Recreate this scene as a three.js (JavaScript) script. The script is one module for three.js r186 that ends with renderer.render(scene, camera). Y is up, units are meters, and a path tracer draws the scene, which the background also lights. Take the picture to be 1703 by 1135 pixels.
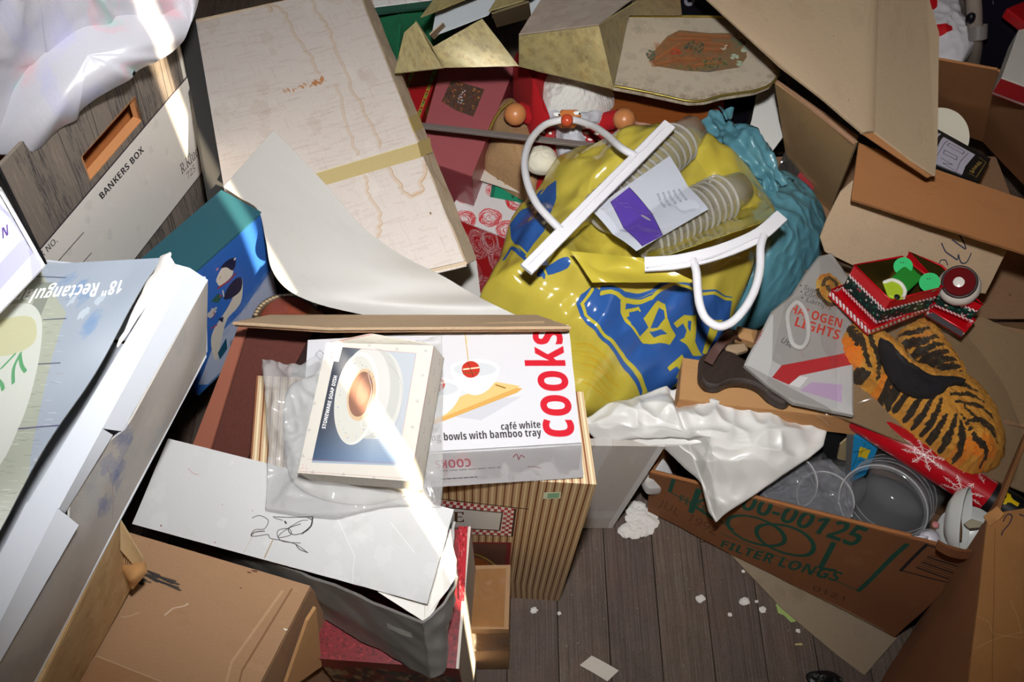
import * as THREE from 'three';
import { mergeGeometries, mergeVertices } from 'three/addons/utils/BufferGeometryUtils.js';
import { RoundedBoxGeometry } from 'three/addons/geometries/RoundedBoxGeometry.js';
import { ImprovedNoise } from 'three/addons/math/ImprovedNoise.js';
import { RectAreaLightUniformsLib } from 'three/addons/lights/RectAreaLightUniformsLib.js';

// ---------------------------------------------------------------- camera, light, exposure
const IW = 1703, IH = 1135, FOC = 1500, PITCH = 58 * Math.PI / 180, EYE = new THREE.Vector3(0, 1.5, 0);
const scene = new THREE.Scene();
const camera = new THREE.PerspectiveCamera(2 * Math.atan(IH / 2 / FOC) * 180 / Math.PI, IW / IH, 0.02, 30);
camera.position.copy(EYE); camera.rotation.set(-PITCH, 0, 0);
scene.add(camera);
const renderer = new THREE.WebGLRenderer({ antialias: true });
renderer.toneMapping = THREE.LinearToneMapping;
renderer.toneMappingExposure = 1.0;
renderer.shadowMap.enabled = true;
RectAreaLightUniformsLib.init();
scene.background = new THREE.Color(0.55, 0.7, 0.95);          // daylight outside, enters only through the gap in the curtains
// sun through the gap in the curtains behind the right shoulder
const SUN_AZ = Math.atan(0.65), SUN_EL = 30 * Math.PI / 180;
const sun = new THREE.DirectionalLight(0xffeccb, 62);
sun.position.set(Math.cos(SUN_EL) * Math.sin(SUN_AZ) * 6, Math.sin(SUN_EL) * 6, Math.cos(SUN_EL) * Math.cos(SUN_AZ) * 6);
sun.castShadow = true; sun.shadow.mapSize.set(2048, 2048);
Object.assign(sun.shadow.camera, { left: -3, right: 3, top: 3, bottom: -3, near: 0.1, far: 12 });
scene.add(sun, sun.target);
// the flash, mounted a hand above the lens
const FLASH = new THREE.Vector3(0.02, 1.575, -0.135);
const flash = new THREE.SpotLight(0xffffff, 6.3, 0, 0.9, 1, 2);
flash.position.copy(FLASH); flash.target.position.copy(FLASH).add(new THREE.Vector3(-0.03, -0.77, -0.66));
flash.castShadow = true; flash.shadow.mapSize.set(2048, 2048); flash.shadow.radius = 1.2; flash.shadow.camera.near = 0.02;
scene.add(flash, flash.target);
// ---------------------------------------------------------------- helpers
const V = (x, y, z) => new THREE.Vector3(x, y, z);
const CU = V(0, Math.cos(PITCH), -Math.sin(PITCH)), CF = V(0, -Math.sin(PITCH), -Math.cos(PITCH));
const dir = (px, py) => V((px - IW / 2) / FOC, 0, 0).addScaledVector(CU, -(py - IH / 2) / FOC).add(CF);
const H = (px, py, h) => { const r = dir(px, py); return EYE.clone().addScaledVector(r, (h - EYE.y) / r.y); };
const D = (px, py, d) => EYE.clone().addScaledVector(dir(px, py), d);
const proj = P => { const r = P.clone().sub(EYE), d = r.dot(CF); return [IW / 2 + r.x / d * FOC, IH / 2 - r.dot(CU) / d * FOC]; };
const QH = (...a) => a.map(p => H(p[0], p[1], p[2]));
function para(px, d0) {   // four corners seen of a rectangle -> its place in space, given the depth of the first
  const r = px.map(p => dir(p[0], p[1])), m = new THREE.Matrix3();
  m.set(-r[1].x, r[2].x, -r[3].x, -r[1].y, r[2].y, -r[3].y, -r[1].z, r[2].z, -r[3].z);
  const s = r[0].clone().negate().applyMatrix3(m.invert());
  return [D(...px[0], d0), D(...px[1], d0 * s.x), D(...px[2], d0 * s.y), D(...px[3], d0 * s.z)];
}
let seed = 7;
const rnd = () => { seed = (seed + 0x6D2B79F5) | 0; let t = Math.imul(seed ^ (seed >>> 15), 1 | seed); t = (t + Math.imul(t ^ (t >>> 7), 61 | t)) ^ t; return ((t ^ (t >>> 14)) >>> 0) / 4294967296; };
const rr = (a, b) => a + (b - a) * rnd();
const perlin = new ImprovedNoise();
const nz = (x, y, z) => perlin.noise(x, y, z);
const ridge = (x, y, z) => 1 - 2 * Math.abs(nz(x, y, z));
const lerp = (a, b, t) => a + (b - a) * t, sm = (a, b, x) => { const t = Math.min(1, Math.max(0, (x - a) / (b - a))); return t * t * (3 - 2 * t); };
const crumple = (p, f, a, s = 0) => a * (ridge(p.x * f + s, p.y * f, p.z * f) + 0.5 * ridge(p.x * f * 2.3 - s, p.y * f * 2.3 + 5, p.z * f * 2.3) - 0.6);
const bil = (q, u, v) => q[0].clone().multiplyScalar((1 - u) * (1 - v)).addScaledVector(q[1], u * (1 - v)).addScaledVector(q[2], u * v).addScaledVector(q[3], (1 - u) * v);
function mapper(q, w, h) {   // where on the flat print a place on the thing lies
  return (px, py) => {
    let u = 0.5, v = 0.5; const e = 1e-3;
    for (let i = 0; i < 14; i++) {
      const a = proj(bil(q, u, v)), b = proj(bil(q, u + e, v)), c = proj(bil(q, u, v + e));
      const xu = (b[0] - a[0]) / e, yu = (b[1] - a[1]) / e, xv = (c[0] - a[0]) / e, yv = (c[1] - a[1]) / e, dt = xu * yv - xv * yu, dx = px - a[0], dy = py - a[1];
      u += Math.max(-0.5, Math.min(0.5, (dx * yv - dy * xv) / dt)); v += Math.max(-0.5, Math.min(0.5, (dy * xu - dx * yu) / dt));
    }
    return [u * w, v * h];
  };
}
// ---- geometry
function geo(pos, uv, idx) {
  const g = new THREE.BufferGeometry();
  g.setAttribute('position', new THREE.Float32BufferAttribute(pos, 3));
  g.setAttribute('uv', new THREE.Float32BufferAttribute(uv, 2));
  g.setIndex(idx); g.computeVertexNormals(); return g;
}
function panel(q, t = 0.003, o = {}) {   // a sheet with thickness: q = top left, top right, bottom right, bottom left seen from outside
  const nu = o.nu || 1, nv = o.nv || 1, n = q[3].clone().sub(q[0]).cross(q[1].clone().sub(q[0]));
  const n2 = q[2].clone().sub(q[1]).cross(q[2].clone().sub(q[3])); n.normalize(); if (n2.lengthSq() > 0) n.add(n2.normalize().multiplyScalar(n.dot(n2) > 0 ? 1 : -1)); n.normalize();
  const P = [], B = [], pos = [], uv = [], idx = [];
  for (let j = 0; j <= nv; j++) for (let i = 0; i <= nu; i++) {
    let u = i / nu, v = j / nv, uu = u, vv = v;
    if (o.warp) [uu, vv] = o.warp(u, v);
    const p = bil(q, uu, vv); if (o.disp) p.addScaledVector(n, o.disp(u, v, p));
    if (o.move) o.move(p, u, v);
    P.push(p); B.push(p.clone().addScaledVector(n, -t));
    pos.push(p.x, p.y, p.z); uv.push(u, 1 - v);
  }
  const N = P.length, at = (i, j) => j * (nu + 1) + i;
  for (const p of B) pos.push(p.x, p.y, p.z);
  for (let k = 0; k < N; k++) uv.push(uv[2 * k], uv[2 * k + 1]);
  for (let j = 0; j < nv; j++) for (let i = 0; i < nu; i++) {
    const a = at(i, j), b = at(i + 1, j), c = at(i + 1, j + 1), d = at(i, j + 1);
    idx.push(a, d, c, a, c, b, a + N, c + N, d + N, a + N, b + N, c + N);
  }
  const side = (ks) => { for (let m = 0; m + 1 < ks.length; m++) { const [a, b] = [ks[m], ks[m + 1]], s = pos.length / 3; for (const k of [P[a], P[b], B[b], B[a]]) pos.push(k.x, k.y, k.z); uv.push(uv[2 * a], uv[2 * a + 1], uv[2 * b], uv[2 * b + 1], uv[2 * b], uv[2 * b + 1], uv[2 * a], uv[2 * a + 1]); idx.push(s, s + 1, s + 2, s, s + 2, s + 3); } };
  const L = (n, f) => Array.from({ length: n + 1 }, (_, k) => f(k));
  side(L(nu, i => at(i, 0))); side(L(nv, j => at(nu, j))); side(L(nu, i => at(nu - i, nv))); side(L(nv, j => at(0, nv - j)));
  return geo(pos, uv, idx);
}
function plate(pts, t, o = {}) {   // a flat piece of any outline (3-D points in order), thickness t below
  const c = pts.reduce((s, p) => s.add(p), V(0, 0, 0)).multiplyScalar(1 / pts.length), n = V(0, 0, 0);
  pts.forEach((p, i) => { const r = pts[(i + 1) % pts.length]; n.add(p.clone().sub(c).cross(r.clone().sub(c))); }); n.normalize();
  if (n.dot(EYE.clone().sub(c)) < 0) n.negate();
  const e1 = (o.along || pts[1].clone().sub(pts[0])).clone().projectOnPlane(n).normalize(), e2 = n.clone().cross(e1);
  const s2 = pts.map(p => { const r = p.clone().sub(c); return new THREE.Vector2(r.dot(e1), r.dot(e2)); });
  const bv = Math.min(o.bevel ?? t * 0.25, t * 0.45);
  const g = new THREE.ExtrudeGeometry(new THREE.Shape(s2), { depth: t - 2 * bv, bevelEnabled: bv > 0, bevelThickness: bv, bevelSize: bv, bevelOffset: -bv, bevelSegments: o.seg || 1, curveSegments: 4 });
  const bb = new THREE.Box2().setFromPoints(s2), sz = bb.getSize(new THREE.Vector2()), p = g.attributes.position, uv = g.attributes.uv;
  for (let i = 0; i < p.count; i++) uv.setXY(i, Math.min(.998, Math.max(.002, (p.getX(i) - bb.min.x) / sz.x)), Math.min(.998, Math.max(.002, (p.getY(i) - bb.min.y) / sz.y)));
  g.translate(0, 0, bv - t);
  g.applyMatrix4(new THREE.Matrix4().makeBasis(e1, e2, n).setPosition(c));
  g.userData.q = [[0, 1], [1, 1], [1, 0], [0, 0]].map(([a, b]) => c.clone().addScaledVector(e1, lerp(bb.min.x, bb.max.x, a)).addScaledVector(e2, lerp(bb.min.y, bb.max.y, b)));
  return g;
}
const smooth = (pts, n, closed = true) => new THREE.CatmullRomCurve3(pts, closed, 'centripetal').getSpacedPoints(n).slice(0, closed ? n : n + 1);
function blob(out, mid, o = {}) {   // a stuffed, crumpled thing: outline (3-D points), middle, puffed up between; closed below
  const M = o.m || 120, R = o.r || 36, drop = o.drop ?? 0.05, E = o.sharp ? new THREE.CurvePath() && resample(out, M) : smooth(out, M), pos = [], uv = [], idx = [];
  const up = o.up || V(0, 1, 0), top = [];
  for (let r = 0; r <= R; r++) for (let k = 0; k < M; k++) {
    const t = r / R, e = E[k], p = mid.clone().lerp(e, t);
    p.addScaledVector(up, (o.puff || 0) * (Math.sqrt(Math.max(0, 1 - Math.pow(t, o.pow || 2))) - (o.base || 0)));
    const a = o.amp ?? 0.006; if (a) { const w = o.rim ?? 0.35, kf = (t < 0.06 ? t / 0.06 : 1) * (1 - sm(0.85, 1, t) * (1 - w)); p.addScaledVector(up, crumple(p, o.f || 14, a * kf, o.s || 0)); }
    if (o.move) o.move(p, t, k / M);
    top.push(p); pos.push(p.x, p.y, p.z);
  }
  const c0 = mid.clone(), S = o.scale || 0.5;
  const under = E.map(e => c0.clone().lerp(e, o.inset ?? 0.9).addScaledVector(up, -drop));
  for (let s = 1; s <= 3; s++) for (let k = 0; k < M; k++) { const a = top[R * M + k], b = under[k], t = s / 3, p = a.clone().lerp(b, t); p.addScaledVector(a.clone().sub(c0).normalize(), 0.25 * drop * Math.sin(Math.PI * t) * (o.belly ?? 0.5)); pos.push(p.x, p.y, p.z); }
  const nc = pos.length / 3; const uc = c0.clone().addScaledVector(up, -drop); pos.push(uc.x, uc.y, uc.z);
  for (let i = 0; i < pos.length / 3; i++) uv.push((pos[3 * i] - c0.x) / S + 0.5, -(pos[3 * i + 2] - c0.z) / S + 0.5);
  for (let r = 0; r < R + 3; r++) for (let k = 0; k < M; k++) { const a = r * M + k, b = r * M + (k + 1) % M, c = b + M, d = a + M; if (r > 0) idx.push(a, c, b); idx.push(a, d, c); }
  for (let k = 0; k < M; k++) idx.push((R + 3) * M + k, nc, (R + 3) * M + (k + 1) % M);
  const g = geo(pos, uv, idx), n = g.attributes.normal; let f = 0; for (let i = 0; i < M; i++) f += n.getX(3 * M + i) * up.x + n.getY(3 * M + i) * up.y + n.getZ(3 * M + i) * up.z;
  if (f < 0) { g.setIndex(idx.reduce((s, _, i) => { if (i % 3 === 0) s.push(idx[i], idx[i + 2], idx[i + 1]); return s; }, [])); g.computeVertexNormals(); }
  g.userData = { c0, S, tris: idx.slice(0, R * M * 6), pos, uv }; return g;
}
function resample(out, M) { const L = out.map((p, i) => p.distanceTo(out[(i + 1) % out.length])), T = L.reduce((a, b) => a + b), r = []; let i = 0, acc = 0; for (let k = 0; k < M; k++) { const s = k / M * T; while (acc + L[i] < s && i < out.length - 1) acc += L[i++]; r.push(out[i].clone().lerp(out[(i + 1) % out.length], Math.min(1, (s - acc) / L[i]))); } return r; }
function hitMap(g, w, h) {   // where on a bag's own flat pattern a place on it lies
  const { tris, pos, uv } = g.userData, A = V(), B = V(), C = V(), X = V(), ray = new THREE.Ray(), idx = g.index.array;
  return (px, py) => {
    ray.set(EYE, dir(px, py).normalize()); let best = 1e9, res = null;
    for (let i = 0; i < tris.length; i += 3) {
      const [a, b, c] = [idx[i], idx[i + 1], idx[i + 2]]; A.fromArray(pos, 3 * a); B.fromArray(pos, 3 * b); C.fromArray(pos, 3 * c);
      if (ray.intersectTriangle(A, B, C, false, X)) { const d = X.distanceTo(EYE); if (d < best) { best = d; res = [((X.x - g.userData.c0.x) / g.userData.S + 0.5) * w, ((X.z - g.userData.c0.z) / g.userData.S + 0.5) * h]; } }
    }
    if (!res) { const P = H(px, py, g.userData.c0.y); res = [((P.x - g.userData.c0.x) / g.userData.S + 0.5) * w, ((P.z - g.userData.c0.z) / g.userData.S + 0.5) * h]; }
    return res;
  };
}
function sweep(path, prof, up = V(0, 1, 0), closed = false) {   // prof: [[across, up], ...] closed ring swept along the path
  const n = path.length, m = prof.length, pos = [], uv = [], idx = [];
  path.forEach((p, i) => {
    const a = path[closed ? (i + n - 1) % n : Math.max(0, i - 1)], b = path[closed ? (i + 1) % n : Math.min(n - 1, i + 1)], t = b.clone().sub(a).normalize(), s = t.clone().cross(up).normalize(), u = s.clone().cross(t).normalize();
    prof.forEach(([x, y], k) => { const P = p.clone().addScaledVector(s, x).addScaledVector(u, y); pos.push(P.x, P.y, P.z); uv.push(i / (n - 1), k / m); });
  });
  for (let i = 0; i < (closed ? n : n - 1); i++) for (let k = 0; k < m; k++) { const j = (i + 1) % n, k2 = (k + 1) % m; idx.push(i * m + k, j * m + k, j * m + k2, i * m + k, j * m + k2, i * m + k2); }
  if (!closed) for (const [i, f] of [[0, 1], [n - 1, -1]]) { const s = pos.length / 3; for (let k = 0; k < m; k++) { pos.push(...pos.slice(3 * (i * m + k), 3 * (i * m + k) + 3)); uv.push(0, 0); } for (let k = 1; k + 1 < m; k++) f > 0 ? idx.push(s, s + k, s + k + 1) : idx.push(s, s + k + 1, s + k); }
  return geo(pos, uv, idx);
}
const rect = (w, h, c = 0.15) => { const a = w / 2, b = h / 2, e = Math.min(w, h) * c; return [[-a, -b + e], [-a + e, -b], [a - e, -b], [a, -b + e], [a, b - e], [a - e, b], [-a + e, b], [-a, b - e]]; };
const tube = (pts, r, n = 24, m = 8, closed = false) => new THREE.TubeGeometry(new THREE.CatmullRomCurve3(pts, closed, 'centripetal'), n, r, m, closed);
const ball = (c, r, sx = 1, sy = 1, sz = 1, seg = 20) => { const g = new THREE.SphereGeometry(r, seg, seg * 0.7 | 0); g.scale(sx, sy, sz); g.translate(c.x, c.y, c.z); return g; };
const orient = (g, y, c) => g.applyQuaternion(new THREE.Quaternion().setFromUnitVectors(V(0, 1, 0), y.clone().normalize())).translate(c.x, c.y, c.z);
// ---- scene objects
const used = {};
const numbered = n => { const k = used[n] = (used[n] ?? -1) + 1; return k ? n + '_' + String(k).padStart(3, '0') : n; };
const things = [];
function thing(name, label, category, group) { const o = new THREE.Group(); o.name = numbered(name); o.userData = { label, category }; if (group) o.userData.group = group; scene.add(o); things.push(o); return o; }
function part(parent, name, g, m, label) { const o = new THREE.Mesh(g, m); o.name = name; o.castShadow = o.receiveShadow = true; if (label) o.userData.label = label; parent.add(o); return o; }
function solo(name, label, category, g, m, group) { const o = new THREE.Mesh(g, m); o.name = numbered(name); o.castShadow = o.receiveShadow = true; o.userData = { label, category }; if (group) o.userData.group = group; scene.add(o); things.push(o); return o; }
function struct(name, g, m, parent) { const o = new THREE.Mesh(g, m); o.name = name; o.castShadow = o.receiveShadow = true; if (!parent) o.userData.kind = 'structure'; (parent || scene).add(o); return o; }
function seat() {   // put every thing's origin at its base
  for (const o of things) {
    if (o.userData.placed) continue;
    const b = new THREE.Box3().setFromObject(o), c = b.getCenter(V()), base = V(c.x, b.min.y, c.z), done = new Set();
    o.traverse(m => { if (m.isMesh && !done.has(m.geometry)) { done.add(m.geometry); m.geometry.translate(-base.x, -base.y, -base.z); } });
    o.position.copy(base);
  }
}
// ---- textures
function canvas(w, h, base, draw, grain = 10, srgb = true) {
  const c = document.createElement('canvas'); c.width = w; c.height = h; const x = c.getContext('2d');
  x.fillStyle = base; x.fillRect(0, 0, w, h); if (draw) draw(x, w, h);
  if (grain) { const d = x.getImageData(0, 0, w, h), a = d.data; for (let i = 0; i < a.length; i += 4) { const g = (rnd() - 0.5) * grain; a[i] += g; a[i + 1] += g; a[i + 2] += g; } x.putImageData(d, 0, 0); }
  const t = new THREE.CanvasTexture(c); if (srgb) t.colorSpace = THREE.SRGBColorSpace; t.wrapS = t.wrapT = THREE.RepeatWrapping; t.anisotropy = 8; return t;
}
const std = (p) => new THREE.MeshStandardMaterial({ side: THREE.DoubleSide, roughness: 0.8, ...p });
const phy = (p) => new THREE.MeshPhysicalMaterial({ side: THREE.DoubleSide, roughness: 0.4, ...p });
const print = (w, h, base, draw, p = {}, grain = 8) => std({ map: canvas(w, h, base, draw, grain), ...p });
const blot = (x, px, py, r, col, n = 14) => { x.fillStyle = col; x.beginPath(); for (let i = 0; i <= n; i++) { const a = i / n * 6.283, q = r * rr(0.6, 1.2); x.lineTo(px + Math.cos(a) * q, py + Math.sin(a) * q); } x.fill(); };
const poly = (x, pts, col) => { x.fillStyle = col; x.beginPath(); pts.forEach(p => x.lineTo(p[0], p[1])); x.closePath(); x.fill(); };
const spoly = (x, pts, col) => poly(x, new THREE.CatmullRomCurve3(pts.map(p => V(p[0], p[1], 0)), true, 'centripetal').getPoints(pts.length * 8).map(p => [p.x, p.y]), col);
const line = (x, pts, col, w) => { x.strokeStyle = col; x.lineWidth = w; x.lineCap = x.lineJoin = 'round'; x.beginPath(); pts.forEach(p => x.lineTo(p[0], p[1])); x.stroke(); };
const curve = (x, pts, col, w) => line(x, new THREE.SplineCurve(pts.map(p => new THREE.Vector2(...p))).getPoints(pts.length * 8).map(p => [p.x, p.y]), col, w);
function text(x, str, font, col, a, b, c) {   // lettering: a = left foot, b = right foot, c = above the left foot at cap height (canvas points)
  x.save(); x.font = font; const w = x.measureText(str).width, hgt = parseFloat(font.match(/(\d+)px/)[1]) * 0.72;
  x.setTransform((b[0] - a[0]) / w, (b[1] - a[1]) / w, -(c[0] - a[0]) / hgt, -(c[1] - a[1]) / hgt, a[0], a[1]);
  x.fillStyle = col; x.fillText(str, 0, 0); x.restore();
}
const fibres = (x, w, h, col, n, len, ang = 0) => { x.strokeStyle = col; x.lineWidth = 1; for (let i = 0; i < n; i++) { const a = rnd() * w, b = rnd() * h, l = rr(0.3, 1) * len; x.beginPath(); x.moveTo(a, b); x.lineTo(a + Math.cos(ang) * l, b + Math.sin(ang) * l); x.stroke(); } };
const kraftPaint = (tone, flute = true) => (x, w, h) => {
  fibres(x, w, h, 'rgba(70,40,15,0.10)', w * 3, 14, 0.1); fibres(x, w, h, 'rgba(255,230,190,0.10)', w * 3, 10, 0.2);
  for (let i = 0; i < 26; i++) blot(x, rnd() * w, rnd() * h, rr(8, 50), i % 2 ? 'rgba(90,55,25,0.035)' : 'rgba(255,225,180,0.04)');
  for (let i = 0; i < 12; i++) blot(x, rnd() * w, rnd() * h, rr(1, 3), 'rgba(60,35,15,0.35)');
};
const fluteBump = (() => { const t = canvas(256, 256, '#808080', (x, w, h) => { for (let i = 0; i < 32; i++) { x.fillStyle = i % 2 ? '#8a8a8a' : '#767676'; x.fillRect(i * 8, 0, 5, h); } }, 26, false); return t; })();
const paperBump = canvas(256, 256, '#808080', (x, w, h) => { for (let i = 0; i < 60; i++) blot(x, rnd() * w, rnd() * h, rr(6, 30), i % 2 ? 'rgba(255,255,255,0.12)' : 'rgba(0,0,0,0.12)'); }, 40, false);
const kraft = (base, draw, p = {}, w = 512, h = 512) => { if (!draw) return std({ color: new THREE.Color(base).multiplyScalar(1.42), map: kraftPlain, bumpMap: fluteBump, bumpScale: 0.0004, roughness: 0.9, ...p }); const k = kraftPaint(); return std({ map: canvas(w, h, base, (x, a, b) => { k(x, a, b); if (draw) draw(x, a, b); }, 12), bumpMap: fluteBump, bumpScale: 0.0004, roughness: 0.9, ...p }); };
const kraftPlain = canvas(512, 512, '#d9d4ce', kraftPaint(), 12);   // one neutral board texture, tinted by each plain board's own colour
const KR = { mid: kraft('#97765a'), pale: kraft('#b89d7c'), red: kraft('#94653c'), dark: kraft('#97765a'), grey: kraft('#98876f') };
const white = std({ color: 0xe9e6e0, roughness: 0.75, bumpMap: paperBump, bumpScale: 0.0003 });
const milky = (p = {}) => phy({ color: 0xdcdcdc, transparent: true, opacity: 0.34, roughness: 0.16, clearcoat: 1, clearcoatRoughness: 0.06, ...p });   // hazy plastic film
const film = (p = {}) => phy({ color: 0xffffff, transmission: 1, thickness: 0, roughness: 0.12, ior: 1.45, ...p });

// a carton of board panels: q = lid corners (top left, top right, bottom right, bottom left), dn = how far and where its walls go down
function carton(t, q, dn, m, o = {}) {
  const th = o.t || 0.003, k = o.k || [dn, dn, dn, dn], B = q.map((p, i) => p.clone().add(k[i])), n = { nu: o.n || 1, nv: o.n || 1, disp: o.disp };
  const off = th / dn.length(), s = q.map((p, i) => o.open ? p.clone() : p.clone().lerp(B[i], off));
  const ins = (a, b) => a.clone().add(b.clone().sub(a).setLength(th));
  if (!o.open) part(t, o.topName || 'top_panel', panel(q, th, n), m.top || m.all);
  part(t, 'front_panel', panel([s[3], s[2], B[2], B[3]], th, n), m.front || m.all);
  if (m.back !== null) part(t, 'back_panel', panel([s[1], s[0], B[0], B[1]], th), m.back || m.all);
  part(t, 'side_panel', panel([ins(s[2], s[1]), ins(s[1], s[2]), ins(B[1], B[2]), ins(B[2], B[1])], th, n), m.right || m.all);
  part(t, 'side_panel', panel([ins(s[0], s[3]), ins(s[3], s[0]), ins(B[3], B[0]), ins(B[0], B[3])], th, n), m.left || m.all);
  if (o.base) part(t, 'base_panel', panel([B[0], B[1], B[2], B[3]].map((p, i) => p.clone().lerp(q[i], off * 1.5)), th), m.base || m.all);
  return { q, B };
}
// ---------------------------------------------------------------- the room
{
  const box = (x0, x1, y0, y1, z0, z1) => new THREE.BoxGeometry(x1 - x0, y1 - y0, z1 - z0).translate((x0 + x1) / 2, (y0 + y1) / 2, (z0 + z1) / 2);
  const plaster = std({ color: 0x9a9a9c, roughness: 0.95, bumpMap: paperBump, bumpScale: 0.0006 });
  const X0 = -2, X1 = 2.3, Z0 = -2.9, Z1 = 1.0, HT = 2.5, WX = 0.763;
  struct('wall_left', box(X0 - 0.12, X0, -0.1, HT, Z0 - 0.12, Z1 + 0.12), plaster);
  struct('wall_right', box(X1, X1 + 0.12, -0.1, HT, Z0 - 0.12, Z1 + 0.12), plaster);
  struct('wall_front', box(X0, X1, -0.1, HT, Z0 - 0.12, Z0), plaster);
  struct('wall_rear', mergeGeometries([box(X0, WX - 0.5, -0.1, HT, Z1, Z1 + 0.12), box(WX + 0.5, X1, -0.1, HT, Z1, Z1 + 0.12), box(WX - 0.5, WX + 0.5, -0.1, 0.95, Z1, Z1 + 0.12), box(WX - 0.5, WX + 0.5, 2.3, HT, Z1, Z1 + 0.12)]), plaster);
  struct('ceiling', box(X0 - 0.12, X1 + 0.12, HT, HT + 0.12, Z0 - 0.12, Z1 + 0.12), plaster);
  const fr = std({ color: 0xd8d2c6, roughness: 0.5 });
  const win = struct('window_1', mergeGeometries([box(WX - 0.5, WX - 0.45, 0.95, 2.3, Z1 + 0.05, Z1 + 0.1), box(WX + 0.45, WX + 0.5, 0.95, 2.3, Z1 + 0.05, Z1 + 0.1), box(WX - 0.45, WX + 0.45, 0.95, 1.0, Z1 + 0.05, Z1 + 0.1), box(WX - 0.45, WX + 0.45, 2.25, 2.3, Z1 + 0.05, Z1 + 0.1)]), fr);
  struct('pane', box(WX - 0.45, WX + 0.45, 1.0, 2.25, Z1 + 0.073, Z1 + 0.077), film({ roughness: 0 }), win);
  const cloth = phy({ color: 0xd8cdb8, transmission: 0.32, thickness: 0, roughness: 1 });
  const GAP = 0.0052;
  for (const s of [-1, 1]) {
    const q = s < 0 ? QW(WX - 0.62, WX - GAP) : QW(WX + GAP, WX + 0.62);
    solo('curtain', s < 0 ? 'left half of the drawn window curtain behind the photographer' : 'right half of the drawn window curtain behind the photographer', 'curtain',
      panel(q, 0.002, { nu: 80, nv: 4, move: (p, u) => { const e = s < 0 ? 1 - u : u; p.z += 0.018 * Math.sin(e * 60) * sm(0, 0.12, e); } }), cloth);
  }
  function QW(a, b) { return [V(a, 2.42, Z1 - 0.04), V(b, 2.42, Z1 - 0.04), V(b, 0.85, Z1 - 0.04), V(a, 0.85, Z1 - 0.04)]; }
  // floor boards
  const sub = struct('floor', box(X0, X1, -0.1, -0.014, Z0, Z1), std({ color: 0x1c1510 }));
  const woods = [0, 1, 2, 3].map(k => {
    const d = (x, w, h) => {
      fibres(x, w, h, 'rgba(40,24,14,0.20)', 700, 260, Math.PI / 2); fibres(x, w, h, 'rgba(170,150,130,0.13)', 420, 200, Math.PI / 2);
      for (let i = 0; i < 60; i++) blot(x, rnd() * w, rnd() * h, rr(4, 40), ['rgba(150,140,130,0.05)', 'rgba(50,30,20,0.07)', 'rgba(120,70,50,0.06)'][i % 3]);
      for (let i = 0; i < 40; i++) blot(x, rnd() * w, rnd() * h, rr(0.6, 1.8), 'rgba(215,210,200,0.4)');
    };
    return std({ map: canvas(128, 1024, ['#5f5148', '#5a4c44', '#63554a', '#584a43'][k], d, 22), roughness: 0.7, bumpMap: paperBump, bumpScale: 0.0005 });
  });
  const bw = 0.083; let i = 0;
  for (let x = X0; x < X1 - 0.01; x += bw, i++) {
    const len = [1.35, 2.0, 1.7, 1.1][i % 4]; let z = Z1 - (i * 0.613 % 1) * 1.1;
    const cuts = [Z1, ...(z < Z1 - 0.05 ? [z] : [])]; while (cuts.at(-1) > Z0 + 0.05) cuts.push(Math.max(Z0, cuts.at(-1) - len));
    for (let c = 0; c + 1 < cuts.length; c++) {
      const w = Math.min(bw, X1 - x) - 0.0009, l = cuts[c] - cuts[c + 1] - 0.0015, g = new RoundedBoxGeometry(w, 0.014, l, 1, 0.0012);
      const p = g.attributes.position, uv = g.attributes.uv, o = rnd(); for (let n = 0; n < p.count; n++) uv.setXY(n, p.getX(n) / bw + 0.5, p.getZ(n) / 0.9 + o);
      g.translate(x + bw / 2, -0.007 - rr(0, 0.0005), (cuts[c] + cuts[c + 1]) / 2); struct('floor_board', g, woods[(i * 3 + c) % 4], sub);
    }
  }
  // the flash gun on the camera
  const fl = thing('camera_flash', 'small camera flash lamp above the lens, out of the picture', 'flash lamp');
  const fd = flash.target.position.clone().sub(FLASH).normalize();
  part(fl, 'housing', orient(new RoundedBoxGeometry(0.06, 0.03, 0.04, 2, 0.005), fd, FLASH.clone().addScaledVector(fd, -0.032)), std({ color: 0x141414 }));
  part(fl, 'flash_tube', orient(new RoundedBoxGeometry(0.046, 0.004, 0.03, 1, 0.001), fd, FLASH.clone().addScaledVector(fd, -0.012)), std({ color: 0xffffff, emissive: 0xffffff, emissiveIntensity: 2 }));
}
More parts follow.
